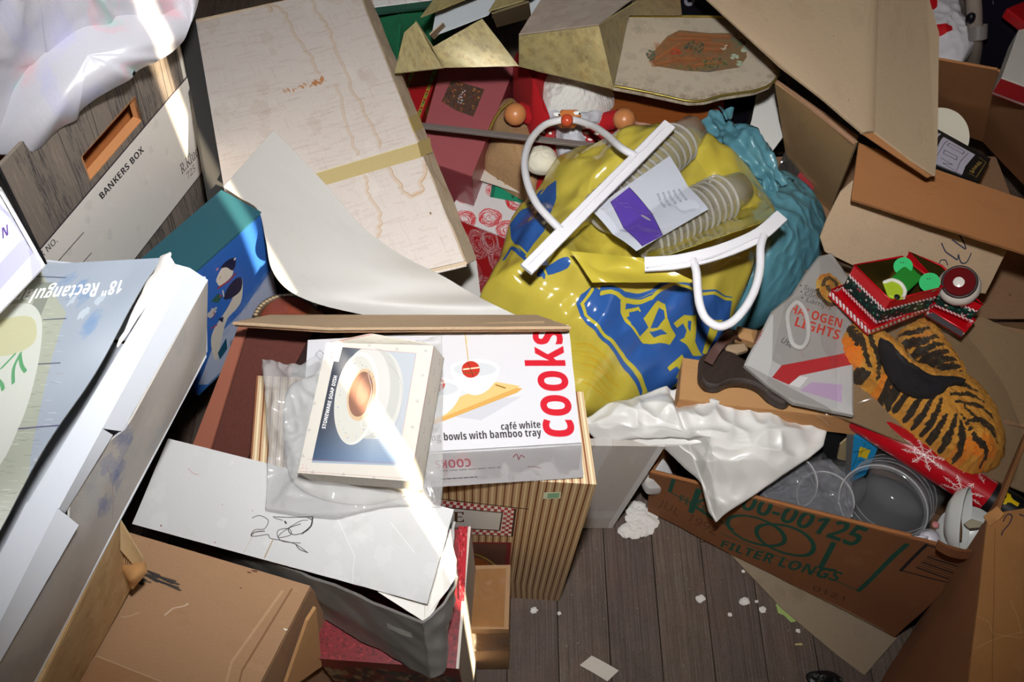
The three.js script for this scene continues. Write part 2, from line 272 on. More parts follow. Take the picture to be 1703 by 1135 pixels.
// ---------------------------------------------------------------- stack of boxes on the left
{ // storage box with a wood grain print
  const L = D(60, 414, 1.05), R = D(313, 136, 1.22), dn = dir(596, 1502).normalize(), al = R.clone().sub(L), an = al.clone().normalize();
  const TLp = L.clone().addScaledVector(dn, -0.135), TRp = R.clone().addScaledVector(dn, -0.15), dv = 0.40;
  const q = [TLp, TRp, TRp.clone().addScaledVector(dn, dv), TLp.clone().addScaledVector(dn, dv)];
  const nrm = an.clone().cross(dn).negate(); if (nrm.dot(EYE.clone().sub(L)) < 0) nrm.negate();
  const back = nrm.clone().multiplyScalar(-0.4), W = 1024, Hh = 840, m = mapper(q, W, Hh);
  const t = thing('storage_box', 'dark wood grain storage file box with a pale lettered panel and a hand hole', 'box');
  const lt0 = m(60, 414), lt1 = m(313, 136), lb0 = m(134, 552), lb1 = m(338, 279);
  const yT = (lt0[1] + lt1[1]) / 2, yB = (lb0[1] + lb1[1]) / 2;
  const face = canvas(W, Hh, '#7b7066', (x, w, h) => {
    x.lineCap = 'butt';
    for (let i = 0; i < 2600; i++) { const a = rnd() * w, b = rnd() * h, dk = nz(a * 0.012, b * 0.002, 3) > -0.05; x.strokeStyle = dk ? 'rgba(34,32,36,0.6)' : 'rgba(160,144,124,0.45)'; x.lineWidth = rr(0.8, 2.6); x.beginPath(); x.moveTo(a, b); x.lineTo(a + rr(-3, 3), b + rr(14, 70)); x.stroke(); }
    for (let i = 0; i < 26; i++) { let a = rnd() * w; const pts = []; for (let b = 0; b <= h; b += 40) { a += rr(-4, 4); pts.push([a, b]); } line(x, pts, 'rgba(26,24,28,0.7)', rr(1, 3.5)); }
    x.fillStyle = '#e3dcd3'; x.fillRect(0, yT, w, yB - yT); x.fillStyle = '#2c2329'; x.fillRect(0, yT - 5, w, 5); x.fillRect(0, yB, w, 4);
    for (let i = 0; i < 40; i++) blot(x, rnd() * w, rr(yT, yB), rr(3, 22), i % 2 ? 'rgba(255,250,240,0.10)' : 'rgba(120,110,100,0.07)');
    text(x, 'BANKERS BOX', 'bold 60px sans-serif', '#1d1a1e', m(169, 333), m(240, 251), m(163, 325));
    text(x, 'BOX NO.', '60px sans-serif', '#2a262a', m(55, 446), m(97, 401), m(50, 438));
    line(x, [m(92, 440), m(139, 387)], '#2a262a', 3); line(x, [m(137, 438), m(152, 421)], '#2a262a', 3);
    text(x, 'R.Kluo', 'italic 60px serif', '#4a4038', m(302, 291), m(331, 257), m(297, 277)); text(x, '725', 'italic 50px serif', '#6a5a4c', m(312, 300), m(326, 283), m(308, 291));
    x.fillStyle = '#26242a'; x.fillRect(0, 0, 16, h);
    const e = m(291, 30)[0], e2 = m(312, 130)[0]; x.fillStyle = '#e6dfd2'; x.fillRect(w - 26, 0, 20, yT - 6); x.fillRect(w - 26, yB + 6, 20, h);
  }, 16);
  const holePx = [[135, 263], [224, 163], [237, 203], [149, 299]], hc = holePx.map(p => m(...p)), us = hc.map(p => p[0] / W), vs = hc.map(p => p[1] / Hh);
  const u0 = (us[0] + us[3]) / 2, u1 = (us[1] + us[2]) / 2, v0 = (vs[0] + vs[1]) / 2, v1 = (vs[2] + vs[3]) / 2;
  // the face with its hole cut out: four pieces round the opening joined into one board
  const cut = [[0, 1, 0, v0], [0, u0, v0, v1], [u1, 1, v0, v1], [0, 1, v1, 1]].map(([a, b, c, d]) => { const g = panel([bil(q, a, c), bil(q, b, c), bil(q, b, d), bil(q, a, d)], 0.004), uv = g.attributes.uv; for (let i = 0; i < uv.count; i++) uv.setXY(i, lerp(a, b, uv.getX(i)), 1 - lerp(c, d, 1 - uv.getY(i))); return g; });
  const fm = std({ map: face, roughness: 0.7 });
  part(t, 'front_panel', mergeGeometries(cut), fm);
  const charcoal = std({ color: 0x3a3937, roughness: 0.7 }), rim = kraft('#c98d5c');
  const rimq = (a, b) => panel([bil(q, ...a), bil(q, ...b), bil(q, ...b).addScaledVector(nrm, -0.012), bil(q, ...a).addScaledVector(nrm, -0.012)], 0.002);
  part(t, 'hand_hole_rim', mergeGeometries([rimq([u0, v0], [u1, v0]), rimq([u1, v0], [u1, v1]), rimq([u0, v1], [u1, v1]), rimq([u0, v0], [u0, v1])]), rim);
  const b = q.map(p => p.clone().add(back));
  const wr = an.clone().multiplyScalar(0.03);
  part(t, 'side_panel', panel([q[1], b[1].clone().add(wr), b[2].clone().add(wr), q[2]].map(p => p.clone()), 0.004), charcoal);
  part(t, 'side_panel', panel([b[0], q[0], q[3], b[3]], 0.004), charcoal);
  part(t, 'back_panel', panel([b[1], b[0], b[3], b[2]], 0.004), charcoal);
  part(t, 'base_panel', panel([q[3], q[2], b[2], b[3]], 0.004), charcoal);
  const ins = nrm.clone().multiplyScalar(-0.05); part(t, 'inner_liner', panel([bil(q, 0.05, 0.08), bil(q, 0.95, 0.08), bil(q, 0.95, 0.7), bil(q, 0.05, 0.7)].map(p => p.add(ins)), 0.004), kraft('#c8793e'));
}
{ // dark board between the storage box and the parcel
  const q = [D(292, 10, 1.25), D(320, 2, 1.28), D(373, 316, 1.22), D(350, 336, 1.2)];
  solo('charcoal_board', 'narrow dark charcoal board standing between the wood grain box and the stained parcel', 'board', panel([q[0], q[1], q[2], q[3]], 0.006), std({ color: 0x2b2a29, roughness: 0.8 }));
}
{ // carrier bag lying over the storage box
  const o = QH([-120, 60, .86], [-60, -80, .88], [120, -120, .9], [330, -60, .86], [322, -6, .85], [300, 21, .83], [262, 45, .84], [224, 63, .83], [205, 82, .84], [172, 100, .83], [130, 124, .83], [100, 148, .82], [92, 168, .80], [62, 182, .80], [40, 200, .80], [18, 222, .8], [-20, 240, .8], [-90, 220, .82]);
  const g = blob(o, H(110, 20, .95), { puff: 0.05, pow: 2.5, amp: 0.007, f: 12, drop: 0.05, m: 220, r: 64, scale: 0.7, inset: 0.8,
    move: (p, t) => { p.y += 0.0025 * ridge(p.x * 26, p.y * 26, p.z * 26) * sm(0.1, 0.3, t) + 0.006 * sm(0.2, 0.9, t) * Math.sin(p.x * 46 + 3 * nz(p.x * 6, 0, p.z * 6)); } }), m = hitMap(g, 1024, 1024);
  const tx = canvas(1024, 1024, '#bdbcc4', (x) => {
    for (const [a, b, r, c] of [[48, 110, 12, 'rgba(226,150,150,0.10)'], [40, 140, 12, 'rgba(150,205,200,0.12)'], [85, 128, 10, 'rgba(226,160,165,0.1)'], [178, 30, 16, 'rgba(226,150,160,0.10)'], [186, 50, 10, 'rgba(140,205,190,0.10)'], [196, 66, 10, 'rgba(140,205,190,0.10)'], [170, 70, 8, 'rgba(226,150,160,0.10)'], [275, 12, 14, 'rgba(236,150,160,0.10)'], [40, 60, 12, 'rgba(170,170,225,0.08)'], [100, 60, 16, 'rgba(170,170,225,0.05)']])
      for (let k = 0; k < 5; k++) blot(x, ...m(a + rr(-8, 8), b + rr(-10, 10)), r * rr(0.8, 2), c);
  }, 6);
  solo('carrier_bag', 'white carrier bag with faint pink and green print draped over the wood grain box', 'bag', g, phy({ map: tx, roughness: 0.32, transmission: 0.15, thickness: 0, bumpMap: paperBump, bumpScale: 0.0004 }));
}
{ // plaid box at the left edge
  const q = QH([-130, 200, .93], [2, 312, .93], [75, 441, .885], [-140, 665, .885]), k = dir(0, 430).normalize().multiplyScalar(0.09), t = thing('plaid_box', 'white cardboard box with lavender plaid print at the left edge', 'box');
  const W = 512, m = mapper(q, W, W), top = print(W, W, '#e6e6ea', (x, w, h) => {
    for (const [a, b, wd, c] of [[[20, 395], [75, 470], 20, 'rgba(150,150,200,0.45)'], [[-30, 330], [40, 440], 14, 'rgba(150,150,200,0.35)'], [[20, 380], [-60, 440], 22, 'rgba(150,150,200,0.4)'], [[60, 428], [-20, 500], 24, 'rgba(150,150,200,0.45)']]) line(x, [m(...a), m(...b)], c, wd * 2);
    text(x, 'N', 'bold 60px sans-serif', '#5b3d8e', m(-8, 452), m(4, 446), m(-11, 442));
  }, { roughness: 0.5 });
  carton(t, q, k, { all: white, top }, { base: 1 });
}
const platter = thing('platter_box', 'long white platter box with a blue printed lid lettered upside down', 'box');
{
  const q = QH([70, 440, .815], [270, 429, .80], [-18, 905, .80], [-420, 900, .86]), W = 1024, m = mapper(q, W, W);
  const top = canvas(W, W, '#9aa3b0', (x, w, h) => {
    // printed photograph: grey green boards, a white dish with leaves and a pale rim
    poly(x, [m(60, 430), m(110, 520), m(40, 900), m(-300, 900), m(-200, 500)], '#a3a799');
    for (let i = 0; i < 220; i++) { const a = m(rr(-20, 95), rr(440, 880)); fibres; x.strokeStyle = i % 2 ? 'rgba(90,100,80,0.3)' : 'rgba(235,240,225,0.3)'; x.lineWidth = 2; x.beginPath(); x.moveTo(a[0], a[1]); x.lineTo(a[0] + 46, a[1] + rr(-3, 3)); x.stroke(); }
    for (const [a, b] of [[[60, 460], [110, 462]], [[72, 532], [110, 530]], [[60, 606], [100, 604]], [[22, 714], [115, 711]]]) line(x, [m(...a), m(...b)], 'rgba(60,66,84,0.7)', 5);
    poly(x, [m(66, 470), m(50, 520), m(66, 530), m(92, 470)], '#83897f');
    spoly(x, [m(-60, 520), m(-10, 515), m(22, 506), m(50, 506), m(64, 518), m(70, 540), m(66, 590), m(50, 660), m(28, 720), m(0, 775), m(-60, 830)], '#c6c9c2');
    spoly(x, [m(-60, 545), m(0, 532), m(46, 526), m(60, 540), m(55, 572), m(20, 590), m(-60, 580)], '#bdbc9a');
    for (const p of [[[24, 590], [10, 605], [3, 612]], [[34, 588], [23, 612], [22, 637]], [[33, 590], [36, 608], [42, 618]], [[-4, 632], [3, 640], [5, 648]]]) curve(x, p.map(k => m(...k)), '#5b9a6c', 13);
    for (const [a, b, r] of [[110, 468, 20], [130, 478, 26], [150, 540, 26], [155, 530, 18], [140, 498, 20]]) for (let k = 0; k < 4; k++) blot(x, ...m(a + rr(-8, 8), b + rr(-8, 8)), r * rr(1, 2), 'rgba(110,140,180,0.28)');
    for (const [a, b, r] of [[165, 500, 12], [140, 520, 14], [120, 500, 10]]) blot(x, ...m(a, b), r * 2.4, 'rgba(205,214,224,0.5)');
    text(x, '18" Rectangular', 'italic bold 60px sans-serif', '#f3f5f6', m(209, 466), m(34, 483), m(206, 489));
    line(x, [m(30, 714), m(118, 710)], 'rgba(80,70,110,0.7)', 4);
  }, 8);
  part(platter, 'lid_panel', panel(q, 0.002, { nu: 12, nv: 24, disp: (u, v, p) => 0.006 * sm(0.75, 1, u) * Math.sin(v * 11) }), std({ map: top, roughness: 0.42 }));
  const wh = std({ color: 0xcfd4dd, roughness: 0.6, bumpMap: paperBump, bumpScale: 0.0002 });
  // bright white edge flaps, creased along the middle, torn across at one place
  const fl = (a, b, c, d, o) => panel(QH(a, b, c, d), 0.002, { nu: 4, nv: 20, ...o });
  part(platter, 'edge_flap', fl([287, 438, .797], [316, 446, .79], [98, 846, .79], [46, 837, .797]), wh);
  part(platter, 'edge_flap', fl([316, 446, .79], [346, 466, .768], [203, 718, .768], [170, 713, .79]), wh);
  part(platter, 'edge_flap', fl([170, 713, .79], [188, 724, .774], [108, 854, .774], [98, 846, .79]), wh);
  part(platter, 'torn_flap', fl([44, 836, .803], [96, 845, .796], [-30, 1095, .796], [-60, 1040, .803]), wh);
  part(platter, 'torn_flap', fl([96, 845, .796], [131, 874, .775], [-36, 1165, .775], [-30, 1095, .796]), wh);
  const sq = QH([346, 466, .766], [343, 592, .68], [57, 1136, .68], [-20, 1136, .766]), sm2 = mapper(sq, 256, 1024);
  const side = canvas(256, 1024, '#a39d97', (x, w, h) => {
    for (let i = 0; i < 90; i++) blot(x, rnd() * w, rnd() * h, rr(10, 50), ['rgba(90,100,130,0.07)', 'rgba(190,185,175,0.10)', 'rgba(150,120,100,0.05)'][i % 3]);
    for (const [a, b] of [[215, 740], [200, 770], [210, 720], [195, 800], [180, 850]]) for (let k = 0; k < 4; k++) blot(x, ...sm2(a + rr(-8, 8), b + rr(-16, 16)), rr(14, 30), 'rgba(80,90,140,0.22)');
    line(x, [sm2(192, 780), sm2(195, 830), sm2(190, 865)], 'rgba(120,85,80,0.6)', 2); line(x, [sm2(343, 590), sm2(58, 1135)], '#d8d4cc', 10);
  }, 12);
  part(platter, 'side_panel', panel(sq, 0.002, { nu: 8, nv: 30, disp: (u, v) => 0.004 * Math.sin(v * 9) * Math.sin(u * 3.1) - 0.012 * sm(0.42, 0.5, v) * (1 - sm(0.62, 0.7, v)) * (1 - sm(0, 0.45, u)) }), std({ map: side, roughness: 0.5 }));
  part(platter, 'end_panel', panel(QH([75, 440, .795], [340, 468, .766], [343, 592, .68], [120, 560, .68]).map((p, i) => p.add(V(0, 0, -0.004))), 0.002), wh);
  part(platter, 'corner_flap', panel(QH([266, 430, .80], [284, 420, .81], [288, 440, .797], [196, 578, .797]), 0.0015, { nu: 6, nv: 12, disp: (u, v, p) => crumple(p, 30, 0.003) }), std({ color: 0xd6d0cc, roughness: 0.5 }));
  part(platter, 'base_panel', panel(QH([120, 560, .681], [343, 592, .681], [57, 1136, .681], [-300, 1136, .681]), 0.002), wh);
}
{ // torn kraft box under the platter box
  const t = thing('torn_kraft_box', 'pale kraft box with a torn corner beneath the long platter box', 'box');
  const q = QH([192, 868, .675], [236, 936, .60], [214, 984, .528], [120, 1150, .528]);
  const top = QH([160, 860, .678], [196, 868, .678], [60, 1150, .678], [-160, 1150, .678]);
  const side = kraft('#bd9c6e', (x, w, h) => { for (let i = 0; i < 70; i++) blot(x, rnd() * w, rnd() * h, rr(8, 40), ['rgba(110,80,30,0.10)', 'rgba(225,205,160,0.12)'][i % 2]); });
  const s4 = [top[1], H(240, 934, .60), H(215, 985, .527), H(125, 1150, .527)];
  part(t, 'side_panel', panel([H(196, 868, .676), H(222, 966, .545), H(128, 1150, .527), H(60, 1150, .676)], 0.004, { nu: 6, nv: 12, disp: (u, v, p) => crumple(p, 12, 0.002) }), side);
  part(t, 'top_panel', panel(top, 0.004), side);
  part(t, 'end_panel', panel([H(160, 862, .676), H(196, 868, .676), H(222, 966, .545), H(160, 950, .545)], 0.004), side);
  const cor = canvas(128, 128, '#c7a67a', (x, w, h) => { for (let i = 0; i < 6; i++) { x.fillStyle = 'rgba(70,35,20,0.75)'; x.fillRect(i * 22, 0, 9, h); } });
  part(t, 'torn_corner', panel(QH([200, 868, .672], [238, 932, .62], [226, 945, .60], [200, 915, .64]), 0.003), kraft('#cbb086'), 'peeled corner showing the inside paper');
  part(t, 'flute_strip', panel(QH([204, 895, .645], [236, 934, .615], [222, 940, .60], [200, 942, .60]), 0.003), std({ map: cor, roughness: 0.9 }), 'bared corrugated core');
  part(t, 'curled_flap', panel(QH([200, 944, .60], [240, 938, .62], [243, 955, .605], [220, 982, .575]), 0.0025, { nu: 8, nv: 8, disp: (u, v) => 0.008 * Math.sin(u * 3.1) * Math.sin(v * 3.1) }), kraft('#c79a66'));
}
{ // brown box lower left
  const t = thing('brown_box', 'brown cardboard box with black marker scribble at the lower left', 'box');
  const q = QH([120, 858, .525], [516, 975, .525], [430, 1142, .525], [30, 1150, .525]), W = 768, m = mapper(q, W, W);
  const top = kraft('#a5805f', (x, w, h) => {
    for (let i = 0; i < 24; i++) { const a = 212 + (i % 12) * 6 + rr(0, 6), b = 962 + (i % 12) * 2.3 + (i > 11 ? 10 : 0); line(x, [m(a, b), m(a + rr(10, 26), b + rr(4, 8))], 'rgba(52,48,46,0.8)', 16); }
    for (let i = 0; i < 8; i++) line(x, [m(rr(212, 228), 985 + i), m(rr(238, 256), 994 + i * 1.2)], 'rgba(56,52,50,0.7)', 12);
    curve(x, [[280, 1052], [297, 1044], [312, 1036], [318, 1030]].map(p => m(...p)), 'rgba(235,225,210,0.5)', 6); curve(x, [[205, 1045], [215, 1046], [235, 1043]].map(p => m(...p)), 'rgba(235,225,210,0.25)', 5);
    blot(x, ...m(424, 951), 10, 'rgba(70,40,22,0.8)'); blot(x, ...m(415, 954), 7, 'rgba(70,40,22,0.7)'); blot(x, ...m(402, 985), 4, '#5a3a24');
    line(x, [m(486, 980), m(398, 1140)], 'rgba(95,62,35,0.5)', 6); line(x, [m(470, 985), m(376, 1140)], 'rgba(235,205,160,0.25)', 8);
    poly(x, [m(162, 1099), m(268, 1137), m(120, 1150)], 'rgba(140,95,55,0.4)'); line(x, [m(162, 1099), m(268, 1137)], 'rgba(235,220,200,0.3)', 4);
    blot(x, ...m(475, 1048), 7, '#e4ded4');
  }, {}, W, W);
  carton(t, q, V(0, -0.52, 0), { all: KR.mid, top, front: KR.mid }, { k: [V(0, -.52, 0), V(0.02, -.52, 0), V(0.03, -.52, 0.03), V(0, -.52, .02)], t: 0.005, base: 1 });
  part(t, 'outer_flap', panel([H(504, 1028, .516), H(518, 1006, .52), H(528, 1104, .40), H(462, 1150, .46)].map(p => p.add(V(0.006, 0.002, 0.004))), 0.004), kraft('#b98f62'));
}
{ // white shoe box with a script monogram
  const q = para([[280, 730], [755, 848], [710, 1005], [220, 872]], 1.05), t = thing('shoe_box', 'grey shoe box with a white lid written in curly script', 'box'), W = 1024, Hh = 320, m = mapper(q, W, Hh);
  const lid = print(W, Hh, '#c6c6c6', (x, w, h) => {
    for (let i = 0; i < 40; i++) blot(x, rnd() * w, rnd() * h, rr(4, 40), i % 2 ? 'rgba(255,255,250,0.08)' : 'rgba(150,140,120,0.05)');
    const c = '#2c2a2c', C = (p, wd) => curve(x, p.map(k => m(...k)), c, wd);
    C([[500, 872], [480, 880], [488, 890], [510, 884], [520, 868], [512, 862]], 2.5); C([[512, 866], [498, 868], [470, 886], [464, 895], [484, 890], [480, 880], [462, 884], [468, 900], [500, 904]], 2); C([[520, 862], [517, 876], [503, 888]], 5);
    C([[420, 862], [432, 858], [446, 866], [440, 880], [424, 882], [418, 892], [430, 892], [446, 890], [450, 896], [470, 900], [492, 906], [512, 920]], 2); C([[492, 906], [498, 914], [512, 920]], 2.5);
    C([[418, 892], [424, 886], [440, 884]], 3); C([[474, 868], [476, 871]], 5); C([[456, 862], [470, 866]], 2); C([[454, 860], [485, 861], [520, 860]], 2.4);
    for (const [a, b, r] of [[268, 875, 4], [358, 903, 2.5], [420, 850, 2], [370, 840, 2]]) blot(x, ...m(a, b), r, '#8a5a50');
    curve(x, [[313, 780], [322, 788], [330, 790]].map(k => m(...k)), 'rgba(160,80,80,0.6)', 2);
    line(x, [m(454, 899), m(440, 928)], 'rgba(150,130,90,0.8)', 4); line(x, [m(428, 880), m(405, 920)], 'rgba(170,160,140,0.7)', 2);
    line(x, [m(560, 860), m(590, 925), m(585, 970)], 'rgba(255,255,255,0.4)', 2); line(x, [m(650, 870), m(690, 920)], 'rgba(255,255,255,0.4)', 2);
  }, { roughness: 0.6 });
  part(t, 'lid', panel(q, 0.003, { nu: 30, nv: 8, disp: (u, v, p) => crumple(p, 10, 0.0012) - 0.004 * sm(0.9, 1, v) * sm(0.6, 0.75, u) * (0.5 + 0.5 * Math.sin(u * 60)) }), lid);
  const gq = print(512, 256, '#77736f', (x, w, h) => {
    for (let i = 0; i < 30; i++) { const a = rnd() * w, b = rnd() * h; line(x, [[a, b], [a + rr(-40, 40), b + rr(-10, 40)], [a + rr(-60, 60), b + rr(0, 60)]], 'rgba(220,220,220,0.22)', 1); }
    for (let i = 0; i < 20; i++) blot(x, rnd() * w, rnd() * h, rr(8, 40), 'rgba(40,36,34,0.10)');
    x.fillStyle = '#aaa7a2'; x.fillRect(w * 0.86, h * 0.28, w * 0.09, h * 0.1);
  }, { roughness: 0.35, metalness: 0.15 });
  const A = q[3].clone().add(V(0.03, -0.006, -0.01)), B = H(703, 1036, .535), A2 = V(A.x, .432, A.z), B2 = H(716, 1128, .434), C1 = H(757, 962, .53), C2 = H(742, 1090, .434), C0 = H(748, 860, .545);
  part(t, 'front_panel', panel([A, B, B2, A2], 0.003, { nu: 40, nv: 12, disp: (u, v, p) => crumple(p, 16, 0.0025) }), gq);
  const sv = phy({ color: 0x9a9794, roughness: 0.28, metalness: 0.4 });
  part(t, 'end_panel', panel([B, H(758, 960, .53), H(740, 1085, .434), B2], 0.003, { nu: 20, nv: 14, disp: (u, v, p) => 0.008 * Math.sin(u * 3.14) + crumple(p, 22, 0.004) }), sv, 'crushed shiny silver end');
  part(t, 'end_panel', panel([H(758, 960, .53), H(752, 868, .54), H(744, 900, .434), H(740, 1085, .434)], 0.003, { nu: 16, nv: 10, disp: (u, v, p) => crumple(p, 20, 0.006) }), sv, 'crushed shiny silver end');
  part(t, 'inner_flap', panel(QH([628, 985, .541], [735, 930, .545], [738, 990, .536], [703, 1033, .533]), 0.002, { nu: 8, nv: 8, disp: (u, v, p) => crumple(p, 18, 0.004) }), white);
  part(t, 'inner_flap', panel(QH([706, 1000, .54], [752, 880, .546], [758, 962, .528], [704, 1036, .532]), 0.002, { nu: 8, nv: 8, disp: (u, v, p) => crumple(p, 18, 0.005) }), white);
  part(t, 'back_panel', panel([q[1].clone().add(V(-.01, -.006, .004)), q[0].clone().add(V(.02, -.006, .004)), q[0].clone().add(V(.02, -.11, .004)), q[1].clone().add(V(-.01, -.12, .004))], 0.003), gq);
  part(t, 'end_panel', panel([q[0].clone().add(V(.015, -.006, .006)), A.clone().add(V(-0.01, 0, 0)), A2.clone().add(V(-0.01, 0, 0)), q[0].clone().add(V(.015, -.11, .006))], 0.003), gq);
}
{ // red patterned gift box below it
  const t = thing('red_gift_box', 'red patterned gift box under the grey shoe box', 'box');
  const q = QH([545, 925, .425], [783, 876, .425], [763, 1113, .425], [526, 1096, .425]);
  const top = print(512, 512, '#7c2127', (x, w, h) => { for (let i = 0; i < 1500; i++) blot(x, rnd() * w, rnd() * h, rr(2, 9), ['rgba(70,20,26,0.4)', 'rgba(200,60,60,0.35)', 'rgba(40,30,30,0.25)'][i % 3], 5); x.fillStyle = '#c9c2b6'; x.fillRect(w - 10, 0, 10, h); }, { roughness: 0.35 });
  const fr = print(512, 512, '#8c2427', (x, w, h) => { for (let i = 0; i < 160; i++) blot(x, rnd() * w, h * rr(0.09, 0.3), rr(6, 22), ['#3d4a44', '#a8896c', '#6a2b2b', '#b7a78c', '#2c2b30'][i % 5]); }, { roughness: 0.3 });
  carton(t, q, V(0, -0.42, 0), { all: top, top, front: fr, right: std({ color: 0xbdb6aa }) }, { base: 1 });
  part(t, 'foil_edge', panel(QH([762, 876, .428], [778, 876, .428], [772, 1000, .428], [764, 1000, .428]), 0.002), print(64, 256, '#a6262f', (x, w, h) => { for (let i = 0; i < 60; i++) blot(x, rnd() * w, rnd() * h, 6, i % 2 ? 'rgba(40,20,20,0.4)' : 'rgba(230,190,180,0.3)'); }, { roughness: 0.25 }));
}
{ // taped kraft box beside it
  const t = thing('taped_box', 'small kraft box sealed with clear tape in front of the striped box', 'box');
  const q = QH([786, 941, .25], [849, 940, .25], [846, 1047, .25], [778, 1047, .25]);
  carton(t, q, V(0, -0.245, 0), { all: kraft('#977a5c') }, { base: 1 });
  const tape = film({ color: 0xfaf4ea, roughness: 0.14 });
  const tq = QH([780, 948, .2525], [842, 946, .2525], [838, 1044, .2525], [780, 1043, .2525]);
  part(t, 'tape', panel(tq, 0.0006, { nu: 24, nv: 24, disp: (u, v, p) => crumple(p, 26, 0.0016) + 0.002 * sm(0.86, 1, v) }), tape);
  const f0 = q[3].clone().add(V(0, -.012, .003)), f1 = q[2].clone().add(V(0, -.012, .003));
  part(t, 'tape', panel([f0, f1, f1.clone().add(V(0, -.1, 0)), f0.clone().add(V(0, -.1, 0))], 0.0006, { nu: 16, nv: 10, disp: (u, v, p) => crumple(p, 26, 0.0012) }), tape);
}
// ---------------------------------------------------------------- middle stack
{ // striped gift box
  const t = thing('striped_box', 'tall gift box with brown and cream stripes and a red checked label', 'box');
  const TL = H(427, 625, .5), TR = H(970, 652, .5), BR = H(992, 806, .5), BL = BR.clone().add(TL).sub(TR), q = [TL, TR, BR, BL];
  const str = (x, w, h, n, tone) => { for (let i = 0; i < n; i++) { const s = w / n, a = i * s; x.fillStyle = tone[0]; x.fillRect(a, 0, s * 0.22, h); x.fillStyle = tone[1]; x.fillRect(a + s * 0.36, 0, s * 0.06, h); x.fillStyle = tone[1]; x.fillRect(a + s * 0.8, 0, s * 0.06, h); x.fillStyle = tone[2]; x.fillRect(a + s * 0.5, 0, s * 0.2, h); } };
  const tones = ['#8a5334', '#b08a62', '#e6d3b2'];
  const topM = print(1024, 256, '#d6bd94', (x, w, h) => str(x, w, h, 42, tones), { roughness: 0.55 }, 8);
  const fq = [BL, BR, BR.clone().add(V(-.022, -.5, -.004)), BL.clone().add(V(.01, -.5, -.004))], W = 1024, m = mapper(fq, W, 1024);
  const front = print(W, 1024, '#c4a67c', (x, w, h) => {
    str(x, w, h, 42, ['#7c4a2e', '#a3804f', '#d5be98']);
    const lab = [[700, 828], [858, 845], [854, 891], [690, 884]].map(p => m(...p)), Q = (u, v) => { const a = lab[0], b = lab[1], c = lab[2], d = lab[3]; return [0, 1].map(k => a[k] * (1 - u) * (1 - v) + b[k] * u * (1 - v) + c[k] * u * v + d[k] * (1 - u) * v); };
    poly(x, lab, '#e2dcd2');
    for (let i = 0; i < 28; i++) for (let j = 0; j < 12; j++) { const edge = j < 2 || j > 9 || i > 24; if (edge && (i + j) % 2) poly(x, [Q(i / 28, j / 12), Q((i + 1) / 28, j / 12), Q((i + 1) / 28, (j + 1) / 12), Q(i / 28, (j + 1) / 12)], '#b33a3e'); }
    poly(x, [Q(0, 0.17), Q(0.885, 0.17), Q(0.885, 0.83), Q(0, 0.83)], '#3c2b24'); poly(x, [Q(0, 0.2), Q(0.87, 0.2), Q(0.87, 0.8), Q(0, 0.8)], '#d9d6cf');
    text(x, 'E', 'bold 80px serif', '#5d3a22', m(757, 868), m(777, 868), m(756, 851));
    line(x, [m(700, 825), m(879, 846)], '#33251f', 5); line(x, [m(859, 846), m(855, 892)], '#33251f', 7); line(x, [m(690, 885), m(855, 892)], '#33251f', 3);
    poly(x, [m(700, 901), m(854, 902), m(850, 1000), m(700, 1000)], '#8c2c30'); poly(x, [m(700, 904), m(847, 905), m(843, 1000), m(700, 1000)], '#6c4a3c');
    curve(x, [[740, 935], [787, 922], [812, 928], [836, 945]].map(p => m(...p)), '#caa545', 10); poly(x, [m(740, 940), m(790, 926), m(812, 931), m(830, 946), m(740, 960)], '#b5602c');
    const g = [[905, 818], [934, 817], [933, 828], [904, 829]].map(p => m(...p)); poly(x, g, '#cfd8b8'); poly(x, [m(912, 820), m(931, 819), m(930, 827), m(911, 828)], '#86b48c');
  }, { roughness: 0.5 }, 8);
  carton(t, q, V(0, -.5, 0), { all: topM, top: topM, front, right: print(256, 512, '#c4a67c', (x, w, h) => str(x, w, h, 12, ['#7c4a2e', '#a3804f', '#d5be98']), { roughness: 0.5 }) }, { k: [V(.01, -.5, .004), V(-.022, -.5, .004), V(-.022, -.5, -.004), V(.01, -.5, -.004)], base: 1 });
  part(t, 'tape_strip', panel([H(764, 804, .502), H(778, 804, .502), H(776, 842, .425), H(762, 842, .425)].map((p, i) => i < 2 ? p : V(p.x, p.y, BL.z + .003)), 0.0006, { nu: 6, nv: 14, disp: (u, v, p) => crumple(p, 40, 0.001) }), film({ roughness: 0.15 }));
}
